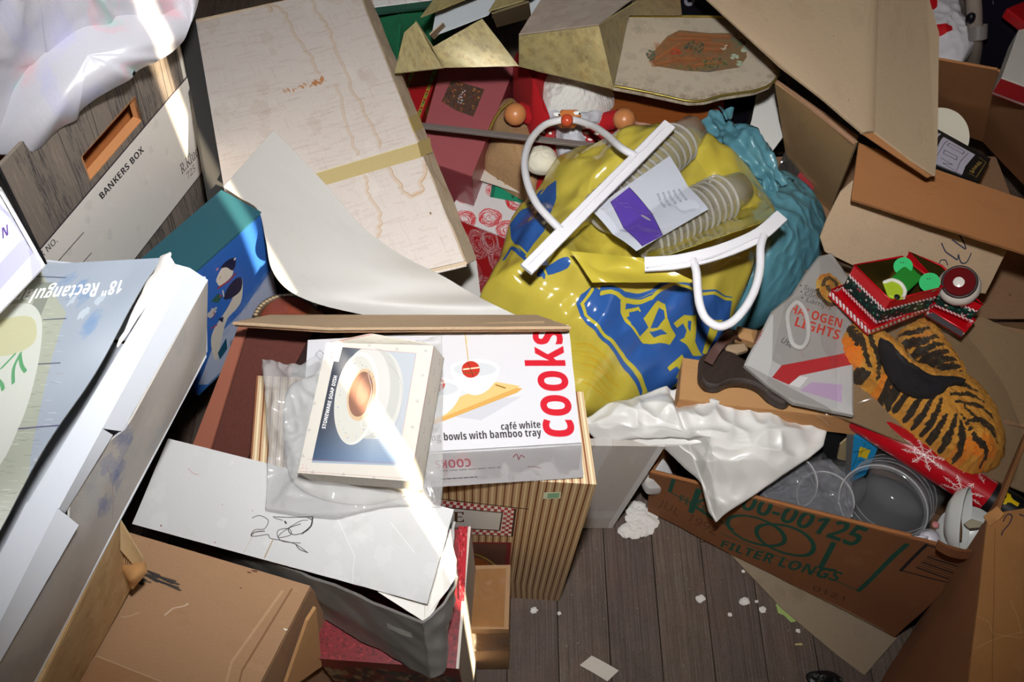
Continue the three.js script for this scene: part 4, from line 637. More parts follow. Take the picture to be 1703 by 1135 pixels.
{ // gold painted letter rack with a carrot picture
  const t = thing('letter_rack', 'gold painted letter rack with slanted dividers and a scalloped base painted with carrots', 'rack');
  const hb = .475;   // the base board
  const outline = [[900, 30], [1000, 27], [1048, 27], [1198, 28], [1234, 32], [1252, 40], [1264, 54], [1267, 66], [1274, 75], [1288, 84], [1296, 98], [1296, 112], [1294, 124], [1282, 140], [1255, 151], [1228, 155], [1201, 159], [1172, 167], [1146, 168], [1107, 160], [1060, 150], [1022, 143], [960, 128], [890, 110]];
  const pts = outline.map(p => H(p[0], p[1], hb)), g = plate(pts, 0.012, { along: V(1, 0, 0), bevel: 0.003, seg: 2 }), W = 1024, m = mapper(g.userData.q, W, 512);
  const base = canvas(W, 512, '#c0b39e', (x, w, h) => {
    for (let i = 0; i < 320; i++) blot(x, rnd() * w, rnd() * h, rr(6, 30), ['rgba(185,170,135,0.10)', 'rgba(95,86,70,0.10)', 'rgba(150,135,110,0.10)'][i % 3]);
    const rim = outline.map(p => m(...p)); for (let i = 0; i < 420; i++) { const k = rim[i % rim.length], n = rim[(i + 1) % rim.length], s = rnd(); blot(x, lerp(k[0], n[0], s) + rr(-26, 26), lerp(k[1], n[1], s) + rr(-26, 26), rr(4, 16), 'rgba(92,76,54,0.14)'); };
    const E = (cx, cy, rx, ry, n, cols, s) => { for (let i = 0; i < n; i++) { const a = rnd() * 6.283, r = Math.sqrt(rnd()); blot(x, ...m(cx + Math.cos(a) * rx * r, cy + Math.sin(a) * ry * r), rr(.5, 1) * s, cols[i % cols.length]); } };
    poly(x, [[1078, 96], [1110, 60], [1130, 50], [1180, 55], [1215, 55], [1240, 72], [1242, 95], [1230, 112], [1180, 120], [1140, 118], [1090, 110]].map(p => m(...p)), '#84694c'); E(1140, 88, 60, 26, 160, ['rgba(150,92,58,0.35)', 'rgba(168,104,62,0.35)', 'rgba(120,86,60,0.35)'], 16);
    for (const [a, b, c, d] of [[1084, 102, 1134, 74], [1088, 108, 1130, 100], [1112, 66, 1180, 66], [1125, 58, 1215, 62], [1120, 98, 1160, 100], [1140, 82, 1200, 84], [1160, 72, 1212, 76], [1150, 110, 1200, 104]]) { line(x, [m(a, b), m(c, d)], 'rgba(150,88,52,0.55)', 26); line(x, [m(a + 4, b - 2), m(c - 4, d - 2)], 'rgba(182,112,66,0.5)', 10); }
    E(1124, 86, 8, 5, 14, ['#a8432e', '#b5502f'], 9); E(1155, 78, 16, 10, 40, ['#5b5a44', '#66684c', '#4c4d42'], 8); E(1190, 104, 22, 8, 34, ['#5f6a44', '#4e5640', '#7c7a4c'], 8); E(1082, 92, 8, 8, 20, ['#626a58', '#555c50'], 8); E(1226, 68, 14, 10, 24, ['#5f6a58', '#68755c'], 9); E(1155, 112, 30, 5, 26, ['#77753f', '#5c6140'], 7);
    E(1239, 82, 6, 5, 12, ['#a9b79c', '#b9c4aa'], 9); E(1220, 94, 7, 4, 12, ['#a9b79c', '#b9c4aa'], 8); E(1230, 106, 6, 5, 12, ['#a9b79c', '#9fb092'], 8); E(1206, 80, 6, 5, 14, ['#c2b9a0', '#d0c8b8'], 5);
    curve(x, [[1165, 118], [1180, 119], [1195, 112]].map(p => m(...p)), '#4c5a5c', 5);
  }, 16);
  const gold = (w0, h0) => print(w0, h0, '#948860', (x, w, h) => {
    for (let i = 0; i < 70; i++) blot(x, rnd() * w, rnd() * h, rr(14, 50), 'rgba(205,190,140,0.07)', 24);
    for (let i = 0; i < 90; i++) blot(x, rnd() * w, rnd() * h, rr(12, 46), ['rgba(205,190,135,0.07)', 'rgba(200,160,90,0.06)', 'rgba(165,150,80,0.06)'][i % 3]);
    for (let i = 0; i < 110; i++) blot(x, rnd() * w, rnd() * h, rr(4, 26), 'rgba(70,56,28,0.10)', 20);
    for (let i = 0; i < 50; i++) blot(x, rnd() * w, rnd() * h, rr(6, 20), 'rgba(130,104,40,0.10)', 20);
  }, { roughness: 0.38, metalness: 0.2 }, 10);
  part(t, 'base_board', g, std({ map: base, roughness: 0.34, metalness: 0.1 }), 'scalloped base painted with carrots');
  const rimPts = outline.slice(2, 22).map(p => H(p[0], p[1], hb + .001)); part(t, 'gilt_edge', tube(rimPts, 0.0022, 90, 6), std({ color: 0x9c8a44, metalness: 0.7, roughness: 0.3 }));
  const G = gold(512, 256), pale = print(256, 256, '#c6ccd0', null, { roughness: 0.6 }), dust = print(256, 256, '#8f8275', (x, w, h) => { for (let i = 0; i < 60; i++) blot(x, rnd() * w, rnd() * h, rr(8, 30), i % 2 ? 'rgba(180,165,150,0.14)' : 'rgba(110,85,70,0.10)'); }, { roughness: 0.7 });
  const front = (p, n) => part(t, 'front_panel', panel(p, 0.003, { nu: 8, nv: 4 }), G, n);
  // three slanted pockets, each a front and a sloping back sheet
  front(QH([863, 60, .585], [996, 42, .585], [1021, 149, .50], [863, 111, .52]));
  front(QH([718, 79, .56], [802, 31, .575], [863, 110, .525], [737, 113, .53]));
  front(QH([672, 54, .56], [692, 36, .57], [738, 113, .53], [656, 122, .53]));
  part(t, 'pocket_end', panel(QH([690, 36, .556], [718, 79, .565], [738, 113, .53], [720, 96, .53]), 0.003), G);
  part(t, 'divider', panel(QH([863, 59, .588], [996, 42, .588], [1090, -30, .58], [920, -30, .58]), 0.003, { nu: 8, nv: 8 }), dust, 'dusty sloping sheet');
  part(t, 'divider', panel(QH([813, 20, .585], [870, 3, .585], [925, -36, .58], [850, -36, .58]), 0.003), G);
  part(t, 'divider', panel(QH([700, 30, .56], [800, -10, .56], [850, -50, .56], [760, -50, .56]).map(p => p), 0.003), G);
  part(t, 'lining', panel(QH([718, 62, .505], [812, 26, .505], [860, -40, .50], [735, -40, .50]), 0.002), pale, 'pale blue inside face');
  part(t, 'lining', panel(QH([818, 30, .50], [1000, 20, .50], [1100, -40, .50], [850, -40, .50]), 0.002), pale, 'pale blue inside face');
  part(t, 'divider', panel(QH([715, 58, .535], [738, 38, .535], [742, 46, .50], [722, 66, .50]), 0.002), std({ color: 0xa9997a }));
  part(t, 'divider', panel(QH([818, 24, .585], [880, 4, .585], [884, 30, .505], [826, 46, .505]), 0.003), std({ color: 0x5d5034 }));
  part(t, 'end_panel', panel(QH([996, 42, .586], [1062, 2, .586], [1045, 30, .48], [1021, 146, .48]), 0.003), G);
  part(t, 'back_rail', panel(QH([1055, -6, .60], [1130, -10, .60], [1134, 26, .49], [1046, 26, .49]), 0.004), G);
}
{ // painted wooden sign behind the figure
  const t = thing('wooden_sign', 'orange brown wooden sign with a wavy red edge under the letter rack', 'sign');
  const ol = [[1000, 120], [1190, 150], [1205, 162], [1204, 178], [1193, 190], [1190, 208], [1180, 222], [1150, 222], [1060, 205], [1000, 190]], pts = ol.map(p => H(p[0], p[1], .36)), g = plate(pts, 0.014, { along: V(1, 0, 0) }), m = mapper(g.userData.q, 512, 256);
  part(t, 'board', g, print(512, 256, '#8a4a1e', (x, w, h) => { for (let i = 0; i < 60; i++) line(x, [[0, rnd() * h], [w, rnd() * h]].map((p, k) => [p[0], i / 60 * h + k * 6]), i % 2 ? 'rgba(80,35,10,0.35)' : 'rgba(190,110,50,0.3)', rr(1, 3)); line(x, ol.slice(1, 7).map(p => m(...p)), '#8c1d14', 26); }, { roughness: 0.5 }));
  part(t, 'stand', plate(pts.map(p => p.clone().multiplyScalar(1).add(V(0, -.014, 0))).map((p, i, a) => p.lerp(a[(i + 5) % 10], 0.12)), 0.33, { along: V(1, 0, 0), bevel: 0.002 }), KR.dark);
}
{ // bearded figure in a red hat
  const t = thing('bearded_figure', 'wooden bearded winter figure with red hat, round nose and ball hands', 'figurine');
  const red = phy({ color: 0xa80712, roughness: 0.95, sheen: 0.4, sheenColor: new THREE.Color(0x801010) }), wood = std({ color: 0xc9834f, roughness: 0.35 });
  const fur = phy({ color: 0xd9d6cf, roughness: 1, sheen: 0.6, bumpMap: canvas(256, 256, '#808080', (x, w, h) => fibres(x, w, h, 'rgba(255,255,255,0.5)', 1500, 10, 1), 90, false), bumpScale: 0.003 });
  const hat = blob(QH([858, 90, .38], [900, 84, .38], [930, 112, .38], [906, 150, .39], [904, 182, .39], [916, 205, .37], [908, 226, .35], [886, 224, .34], [874, 196, .34], [862, 150, .35]), H(885, 150, .40), { puff: 0.025, amp: 0.002, drop: 0.12, m: 70, r: 20 });
  part(t, 'hat', hat, red);
  const tuft = (g, a, f) => { g = mergeVertices(g); const p = g.attributes.position, n = g.attributes.normal; for (let i = 0; i < p.count; i++) { const k = a * (nz(p.getX(i) * f, p.getY(i) * f, p.getZ(i) * f) + 0.5 * nz(p.getX(i) * f * 3, p.getY(i) * f * 3, p.getZ(i) * f * 3)); p.setXYZ(i, p.getX(i) + n.getX(i) * k, p.getY(i) + n.getY(i) * k, p.getZ(i) + n.getZ(i) * k); } g.computeVertexNormals(); return g; };
  part(t, 'brow_fur', tuft(blob(QH([904, 134, .39], [930, 120, .39], [980, 125, .38], [1016, 150, .37], [1022, 172, .36], [1000, 188, .37], [964, 186, .385], [930, 186, .385], [908, 190, .38], [900, 162, .385]), H(958, 152, .41), { puff: 0.03, amp: 0.002, f: 40, drop: 0.06, m: 100, r: 30 }), 0.002, 120), fur);
  part(t, 'beard', tuft(blob(QH([906, 186, .375], [928, 187, .38], [966, 190, .38], [1005, 184, .365], [1010, 205, .35], [985, 216, .35], [976, 236, .35], [972, 262, .34], [950, 275, .33], [930, 262, .335], [922, 236, .34], [912, 214, .355]), H(948, 216, .385), { puff: 0.014, amp: 0.003, f: 40, drop: 0.08, m: 90, r: 26 }), 0.003, 90), phy({ color: 0xc9c9cf, roughness: 1, sheen: 0.6 }));
  part(t, 'face', plate(QH([926, 191, .455], [934, 181, .457], [960, 181, .457], [967, 190, .455], [956, 199, .452], [936, 199, .452]), 0.03, { bevel: 0.003 }), std({ color: 0xc9763a, roughness: 0.5 }));
  part(t, 'nose', ball(H(943, 200, .472), 0.0098, 1, 1, 1, 24), std({ color: 0xc04a2c, roughness: 0.18 }));
  for (const [a, b] of [[926, 190], [960, 188]]) { const e = part(t, 'eye', ball(H(a, b, .457), 0.005, 1.3, 0.7, 0.8, 12), std({ color: 0xf0efec, roughness: 0.2 })); part(e, 'pupil', ball(H(a + 4, b + 1, .4605), 0.0018, 1, 0.6, 1, 10), std({ color: 0x111111 })); }
  part(t, 'hand', ball(H(857, 190, .385), 0.0195, 1, 1, 1, 28), wood); part(t, 'hand', ball(H(1038, 199, .375), 0.0195, 1, 1, 1, 28), wood);
  part(t, 'sleeve', tube([H(858, 182, .372), H(880, 192, .36), H(905, 205, .345)], 0.016, 12, 12), red); part(t, 'sleeve', tube([H(1030, 198, .365), H(1010, 202, .355), H(985, 214, .345)], 0.017, 12, 12), red);
  const dots = print(128, 128, '#a3101a', (x) => { for (const [a, b] of [[30, 30], [90, 40], [50, 90], [110, 100], [14, 70]]) { x.fillStyle = '#eee8e4'; x.beginPath(); x.ellipse(a, b, 16, 11, 0.4, 0, 7); x.fill(); } }, { roughness: 0.7 });
  part(t, 'tunic', panel(QH([898, 214, .372], [922, 212, .376], [922, 240, .355], [894, 236, .35]), 0.02), dots, 'red polka dot tunic'); part(t, 'tunic', panel(QH([966, 216, .376], [1002, 214, .366], [1004, 240, .348], [968, 238, .355]), 0.02), dots, 'red polka dot tunic');
  part(t, 'body', blob(QH([885, 215, .33], [1015, 205, .33], [1022, 250, .31], [1000, 330, .28], [900, 330, .28], [872, 280, .29]), H(950, 260, .335), { puff: 0.01, drop: 0.12, m: 60, r: 16, amp: 0.001 }), red);
  part(t, 'foot', tuft(ball(H(900, 267, .375), 0.028, 1, 0.8, 0.95, 40), 0.0015, 160), phy({ color: 0xddd6c2, roughness: 1, sheen: 0.5 }), 'cream fleece boot');
}
{ // burlap sack
  const t = thing('burlap_sack', 'small burlap sack with a gold cord beside the bearded figure', 'sack');
  const o = QH([832, 172, .31], [850, 164, .31], [866, 180, .31], [884, 226, .32], [892, 262, .31], [894, 300, .30], [884, 318, .29], [862, 304, .29], [836, 288, .29], [806, 266, .29], [815, 236, .30], [818, 205, .31]);
  const w = print(256, 256, '#c09b70', (x, W, h) => { for (let i = 0; i < 64; i++) { x.fillStyle = 'rgba(80,55,30,0.28)'; x.fillRect(i * 4, 0, 1.6, h); x.fillRect(0, i * 4, W, 1.6); } }, { roughness: 1 }, 30);
  part(t, 'cloth', blob(o, H(852, 240, .335), { puff: 0.02, amp: 0.003, f: 16, drop: 0.08, m: 80, r: 26, scale: 0.12, inset: 0.9 }), w);
  part(t, 'cord', tube([H(814, 216, .338), H(823, 197, .342), H(836, 180, .345), H(852, 168, .345)], 0.0028, 30, 6), std({ color: 0xb69a4a, metalness: 0.5, roughness: 0.4 }));
}
{ // metal bar
  const pts = [H(690, 208, .392), H(845, 226, .40), H(990, 243, .405)];
  const t = thing('metal_bar', 'long grey metal bar lying across the rose box and the figure', 'bar');
  part(t, 'bar', sweep(new THREE.CatmullRomCurve3(pts).getPoints(6), rect(0.011, 0.006)), std({ color: 0x80756f, roughness: 0.45, metalness: 0.2 }));
}
{ // wrapped gift, red drawings on white
  const t = thing('printed_gift_box', 'gift box wrapped in white paper with red faces print', 'gift');
  const q = QH([786, 284, .25], [892, 318, .25], [842, 396, .25], [744, 358, .25]);
  const pat = (W, Hh, d) => print(W, Hh, d ? '#c9262a' : '#dcd8d6', (x, w, h) => {
    for (let k = 0; k < (d ? 10 : 7); k++) { const a = [.1, .62, .28, .85, .5, .05, .95, .4, .7, .2][k] * w, b = [.5, .75, .95, .3, .2, .15, .85, .6, .1, .8][k] * h, r = w * .13; for (let i = 0; i < 150; i++) { const an = rnd() * 6.283, q = r * 1.3 * Math.sqrt(rnd()); curve(x, [[a + Math.cos(an) * q, b + Math.sin(an) * q], [a + Math.cos(an + .5) * q * 1.1, b + Math.sin(an + .5) * q * 1.1], [a + Math.cos(an + 1) * q, b + Math.sin(an + 1) * q]], (d ? i % 3 : i % 5 === 0) ? (d ? 'rgba(235,225,222,0.6)' : 'rgba(235,225,222,0.7)') : 'rgba(206,30,36,0.75)', rr(1.5, 5)); } }
  }, { roughness: 0.4 });
  carton(t, q, V(0, -.245, 0), { all: pat(512, 512, true), top: pat(512, 512, false), left: std({ color: 0xc9c5c0 }) }, { base: 1 });
  solo('gift_tag', 'green paper gift tag lettered in dark ink on the red and white gift', 'tag', panel(QH([819, 303, .253], [868, 317, .253], [876, 338, .253], [815, 327, .253]), 0.0015, {}), print(256, 128, '#1f8f6c', (x, w, h) => { x.fillStyle = '#176b50'; x.fillRect(0, 0, 26, h); text(x, 'CA', 'bold 60px serif', '#123f34', [w * .92, h * .3], [w * .5, h * .3], [w * .92, h * .85]); }, { roughness: 0.5 }));
}
{ // pale cartons next to it
  const t = thing('pale_carton', 'plain pale grey carton beneath the end of the stained parcel', 'box'), q = QH([725, 455, .34], [792, 432, .34], [800, 497, .34], [748, 520, .34]);
  carton(t, q, V(0, -.335, 0), { all: std({ color: 0xc2beb8, roughness: 0.6 }) }, { base: 1 });
  const a = thing('gold_trim_picture', 'card with a gold bow print under the burlap sack', 'card'), c = QH([800, 262, .27], [845, 290, .27], [880, 325, .27], [790, 296, .27]);
  part(a, 'card', panel(c, 0.003), print(256, 128, '#d2cabc', (x, w, h) => { for (let i = 0; i < 40; i++) blot(x, w * rr(.2, .8), h * rr(.1, .8), rr(4, 12), ['#6a4a1e', '#3a2c18', '#b58c3a'][i % 3]); }));
  const b = thing('support_box', 'shadowed brown carton under the burlap sack and figure', 'box'); carton(b, [V(.01, .2, -1.42), V(.17, .2, -1.42), V(.17, .2, -1.22), V(.03, .2, -1.22)], V(0, -.198, 0), { all: KR.dark }, { base: 1 });
}
// ---------------------------------------------------------------- the yellow bag
const YB = thing('yellow_bag', 'glossy yellow plastic bag with blue shield print and white handles', 'bag');
{
  const out = QH([1110, 207, .47], [1150, 214, .44], [1180, 226, .42], [1214, 248, .40], [1240, 272, .38], [1262, 305, .37], [1280, 335, .37], [1286, 372, .37], [1262, 420, .35], [1248, 460, .33], [1236, 490, .31], [1212, 540, .30], [1188, 578, .29], [1160, 610, .28], [1124, 638, .27], [1090, 655, .26], [1054, 670, .26], [1020, 682, .26], [985, 690, .27], [955, 690, .28], [900, 640, .30], [850, 570, .33], [796, 500, .36], [812, 470, .38], [828, 435, .38], [849, 370, .37], [893, 314, .37], [928, 268, .38], [956, 246, .40], [988, 238, .42], [1030, 224, .44], [1070, 212, .46]);
  const mid = H(1040, 420, .45);
  // the mouth of the bag lies between the two handles; the film is pulled in there
  const A = H(1060, 340, .44), g = blob(out, mid, { puff: 0.045, pow: 2.2, amp: 0.006, f: 9, m: 200, r: 64, drop: 0.08, inset: 0.85, scale: 0.6, rim: 0.5, s: 3,
    move: (p) => { const [x, y] = proj(p);
      const along = (x - 1085) * 0.86 - (y - 340) * 0.5, acr = (x - 1085) * 0.5 + (y - 340) * 0.86, r = Math.hypot(along / 150, acr / 88); p.y -= 0.07 * (1 - sm(0.55, 1.15, r));
      p.y += 0.012 * Math.sin((x * 0.03 - y * 0.05)) * sm(0.9, 1.4, r) * 0.6 + 0.0022 * ridge(p.x * 34, p.y * 34, p.z * 34) + 0.0025 * Math.sin(x * 0.12 + y * 0.07 + 3 * nz(p.x * 8, 0, p.z * 8)); } });
  const W = 2048, m = hitMap(g, W, W);
  const tx = canvas(W, W, '#c6b448', (x, w, h) => {
    for (let i = 0; i < 60; i++) blot(x, rnd() * w, rnd() * h, rr(30, 120), i % 2 ? 'rgba(235,222,60,0.10)' : 'rgba(190,160,10,0.07)');
    const B = '#315da4', Y = '#c6b83c', P = a => a.map(p => m(...p));
    const shield = [[966, 490], [985, 476], [1000, 484], [1040, 494], [1085, 488], [1122, 464], [1160, 480], [1218, 494], [1245, 496], [1245, 520], [1200, 600], [1140, 640], [1092, 652], [1072, 652], [1030, 592], [990, 548], [964, 522], [958, 505]];
    poly(x, P(shield), B); line(x, P([[985, 482], [968, 505], [974, 524], [1000, 552], [1036, 592], [1074, 652]]), Y, 16); line(x, P([[1000, 488], [1040, 500], [1085, 495], [1122, 471], [1160, 488], [1222, 500]]), Y, 13); line(x, P([[962, 507], [968, 526], [996, 556], [1030, 596], [1066, 652]]), B, 16); line(x, P([[1000, 480], [1040, 490], [1085, 484], [1122, 461], [1160, 476], [1240, 490]]), B, 12);
    // letters of the shield
    poly(x, P([[1032, 500], [1042, 498], [1040, 515], [1062, 510], [1066, 518], [1042, 528], [1064, 560], [1078, 545], [1070, 530], [1094, 500], [1106, 506], [1110, 530], [1116, 545], [1124, 558], [1114, 574], [1070, 572], [1055, 552], [1040, 536], [1032, 520]]), Y);
    poly(x, P([[1046, 520], [1062, 516], [1070, 532], [1062, 556], [1050, 540]]), B); poly(x, P([[1096, 512], [1104, 516], [1106, 530], [1094, 545], [1082, 546]]), B); poly(x, P([[1080, 552], [1100, 548], [1110, 556], [1088, 562]]), B);
    poly(x, P([[1120, 538], [1138, 524], [1158, 524], [1158, 550], [1156, 568], [1168, 592], [1152, 592], [1142, 574], [1130, 566], [1138, 562], [1142, 550], [1136, 538], [1126, 546]]), Y); poly(x, P([[1144, 534], [1150, 534], [1148, 552], [1144, 546]]), B);
    poly(x, P([[1184, 532], [1202, 532], [1190, 560], [1174, 592], [1168, 588], [1176, 560]]), Y);
    poly(x, P([[1110, 612], [1134, 590], [1138, 596], [1132, 606], [1140, 620], [1130, 630], [1124, 630], [1130, 616], [1126, 610], [1114, 618]]), Y);
    // left print
    poly(x, P([[848, 374], [872, 346], [897, 318], [925, 300], [925, 330], [905, 385], [888, 405], [872, 428], [850, 400]]), B); line(x, P([[838, 396], [850, 412], [876, 434]]), B, 16); line(x, P([[842, 392], [856, 408], [880, 426]]), Y, 9); curve(x, P([[872, 346], [890, 340], [892, 352], [880, 366]]), Y, 20); curve(x, P([[880, 348], [890, 352], [884, 362]]), B, 10); line(x, P([[900, 322], [915, 302]]), Y, 10);
    line(x, P([[899, 455], [920, 447], [943, 436]]), B, 36); line(x, P([[904, 445], [910, 460]]), Y, 9); line(x, P([[898, 449], [905, 462]]), B, 12);
    for (let i = 0; i < 18; i++) { const a = rr(985, 1020), b = 570 + i * 4; line(x, P([[a - 40, b], [a + 20, b + 36]]), 'rgba(205,150,10,0.22)', 5); }
  }, 5);
  part(YB, 'film', g, phy({ map: tx, roughness: 0.2, clearcoat: 0.6, clearcoatRoughness: 0.12, bumpMap: paperBump, bumpScale: 0.0006 }));
  const pl = std({ color: 0xe6e4e8, roughness: 0.35 });
  const hA = [H(1113, 208, .53), H(1060, 262, .533), H(1000, 322, .535), H(940, 383, .535), H(875, 449, .53)];
  const bar = (pts, n) => sweep(new THREE.CatmullRomCurve3(pts).getPoints(24), rect(0.0205, 0.007, 0.2), V(0, 1, 0.3));
  const h1 = part(YB, 'handle', bar(hA), pl); const R = pts => tube(pts, 0.0058, 60, 10);
  part(h1, 'grip', R([H(1058, 260, .535), H(1037, 249, .53), H(1008, 224, .50), H(980, 207, .47), H(945, 199, .452), H(912, 205, .455), H(886, 228, .47), H(873, 262, .49), H(876, 300, .51), H(892, 338, .525), H(914, 364, .533), H(934, 384, .536)]), pl);
  part(h1, 'rib', tube([H(1106, 212, .5345), H(1000, 320, .5395), H(880, 441, .5345)], 0.0012, 30, 5), pl);
  const hB = [H(1072, 440, .525), H(1120, 437, .53), H(1170, 427, .53), H(1220, 411, .525), H(1264, 390, .518), H(1299, 360, .51)];
  const h2 = part(YB, 'handle', bar(hB), pl);
  part(h2, 'grip', R([H(1152, 432, .53), H(1158, 452, .53), H(1160, 480, .525), H(1164, 508, .52), H(1174, 530, .515), H(1194, 543, .512), H(1214, 538, .512), H(1238, 514, .515), H(1256, 480, .518), H(1264, 446, .52), H(1265, 412, .522), H(1270, 392, .52)]), pl);
  part(h2, 'rib', tube([H(1074, 445, .529), H(1170, 432, .534), H(1264, 395, .522)], 0.0012, 30, 5), pl);
  // film welded to the handle bars
  const weld = (a, b, n) => part(YB, 'bag_mouth', panel([...a, ...b], 0.0006, { nu: 30, nv: 10, disp: (u, v, p) => crumple(p, 18, 0.004) * sm(0, .2, v) }), phy({ color: 0xc0ae3a, roughness: 0.22, clearcoat: 0.5 }));
  weld([H(870, 444, .526), H(1110, 204, .524)], [H(1120, 226, .44), H(910, 440, .44)]);
  weld([H(1074, 438, .522), H(1298, 360, .508)], [H(1270, 335, .42), H(1080, 405, .42)]);
  part(YB, 'bag_fold', panel(QH([950, 418, .50], [1076, 430, .522], [1160, 470, .50], [985, 470, .49]), 0.0006, { nu: 30, nv: 16, disp: (u, v, p) => 0.014 * Math.sin(u * 3.1) * Math.sin(v * 3.1) + crumple(p, 15, 0.007) }), phy({ color: 0xc4b240, roughness: 0.2, clearcoat: 0.6 }));
}
{ // nested clear cups in their sleeve
  const mk = (lab, px0, px1, h0, h1, r0, r1, n) => {
    const t = thing('cup_stack', lab, 'cups'), a = H(...px0, h0), b = H(...px1, h1), ax = b.clone().sub(a), L = ax.length(), cl = film({ roughness: 0.06, color: 0xf0eee6 });
    const prof = []; for (let i = 0; i < n; i++) { const y = L * i / n, s = L / n; prof.push([r0 * 0.96, y], [r0 * 1.02, y + s * 0.15], [r0 * 1.03, y + s * 0.4], [r0 * 0.965, y + s * 0.55]); }
    prof.push([r0 * .9, L], [r1 * .8, L + .035], [0.001, L + .035]);
    part(t, 'nested_rims', orient(new THREE.LatheGeometry([new THREE.Vector2(0.001, 0), ...prof.map(p => new THREE.Vector2(...p))], 40), ax, a), milky({ color: 0xb4aea2, opacity: .42 }));
    const rings = []; for (let i = 0; i < n; i++) rings.push(orient(new THREE.TorusGeometry(r0 * 1.02, .0024, 8, 56).rotateX(Math.PI / 2), ax, a.clone().addScaledVector(ax, (i + .3) / n)));
    part(t, 'rim_rolls', mergeGeometries(rings), milky({ color: 0xcfccc4, opacity: .5, roughness: .08 }));
    return t;
  };
  const t1 = mk('stack of nested clear plastic cups nearer the left handle of the yellow bag', [1000, 358], [1134, 232], .465, .455, 0.033, 0.029, 14);
  const t2 = mk('stack of nested clear plastic cups nearer the right handle of the yellow bag', [1070, 398], [1206, 326], .465, .45, 0.035, 0.031, 13);
  const s = thing('cup_sleeve', 'clear sleeve with a purple and white label round the nested cups', 'packaging');
  const LQ = QH([983, 352, .50], [1113, 262, .505], [1178, 350, .505], [1058, 420, .505]), W = 768, m = mapper(LQ, W, W);
  part(s, 'label', panel(LQ, 0.0006, { nu: 24, nv: 24, disp: (u, v, p) => 0.009 * (Math.abs(Math.cos(v * Math.PI)) - 0) - .006 }), print(W, W, '#c8ccd6', (x, w, h) => {
    poly(x, [[1015, 338], [1046, 314], [1083, 348], [1102, 394], [1068, 412], [1040, 378]].map(p => m(...p)), '#5b41a4'); line(x, [m(1015, 338), m(1040, 378), m(1068, 412)], '#3a3040', 5); line(x, [m(1046, 314), m(1083, 348), m(1102, 394)], '#3a3040', 5);
    for (let i = 0; i < 5; i++) { const o = i * 9; text(x, 'serving cups clear', '60px sans-serif', '#4a4c54', m(1092 + o, 321 - i * 2.5), m(1105 + o, 344 - i * 2.5), m(1096 + o, 318.5 - i * 2.5)); }
  }, { roughness: 0.2 }, 5));
  part(s, 'clear_wrap', panel(QH([990, 346, .505], [1118, 222, .51], [1238, 362, .50], [1078, 420, .51]), 0.0005, { nu: 40, nv: 40, disp: (u, v, p) => 0.01 * Math.abs(Math.cos(v * Math.PI)) - .004 + crumple(p, 24, 0.006) }), film({ roughness: 0.1 }));
}
{ // teal bag
  const o = QH([1200, 320, .30], [1225, 290, .31], [1270, 290, .32], [1300, 288, .32], [1330, 302, .31], [1352, 325, .30], [1370, 352, .29], [1374, 390, .28], [1366, 425, .27], [1345, 460, .26], [1330, 486, .25], [1290, 515, .25], [1240, 535, .25], [1190, 500, .27], [1180, 400, .30]);
  const t = thing('teal_bag', 'crumpled teal plastic bag with a twisted neck behind the yellow bag', 'bag'), mt = phy({ color: 0x5a909e, roughness: 0.28, clearcoat: 0.3, transmission: 0.08, thickness: 0 });
  part(t, 'film', blob(o, H(1290, 400, .34), { puff: 0.03, amp: 0.008, f: 20, drop: 0.06, m: 150, r: 46, rim: 0.7 }), mt);
  const nk = [H(1190, 200, .36), H(1220, 235, .37), H(1252, 262, .375), H(1275, 288, .37), H(1285, 310, .35)], C = new THREE.CatmullRomCurve3(nk);
  const g = new THREE.TubeGeometry(C, 60, 0.026, 40), p = g.attributes.position, n = g.attributes.normal; for (let i = 0; i < p.count; i++) { const P = V().fromBufferAttribute(p, i), N = V().fromBufferAttribute(n, i), k = (i / 41 | 0) / 60; P.addScaledVector(N, 0.012 * nz(P.x * 60, P.y * 60, P.z * 60) + 0.006 * Math.sin((i % 41) / 41 * 44 + k * 6) - 0.008 * Math.sin(k * 9)); p.setXYZ(i, P.x, P.y, P.z); } g.computeVertexNormals();
  part(t, 'twisted_neck', g, mt);
  part(t, 'lettering', panel(QH([1288, 276, .345], [1325, 296, .342], [1322, 312, .342], [1285, 300, .345]), 0.0008), (() => { const m = std({ transparent: true, roughness: 0.3 }); const c = document.createElement('canvas'); c.width = 256; c.height = 96; const x = c.getContext('2d'); x.font = 'italic bold 70px serif'; x.fillStyle = '#0f2a33'; x.fillText('Libert', 8, 70); m.map = new THREE.CanvasTexture(c); m.map.colorSpace = THREE.SRGBColorSpace; return m; })(), 'dark script lettering');
}
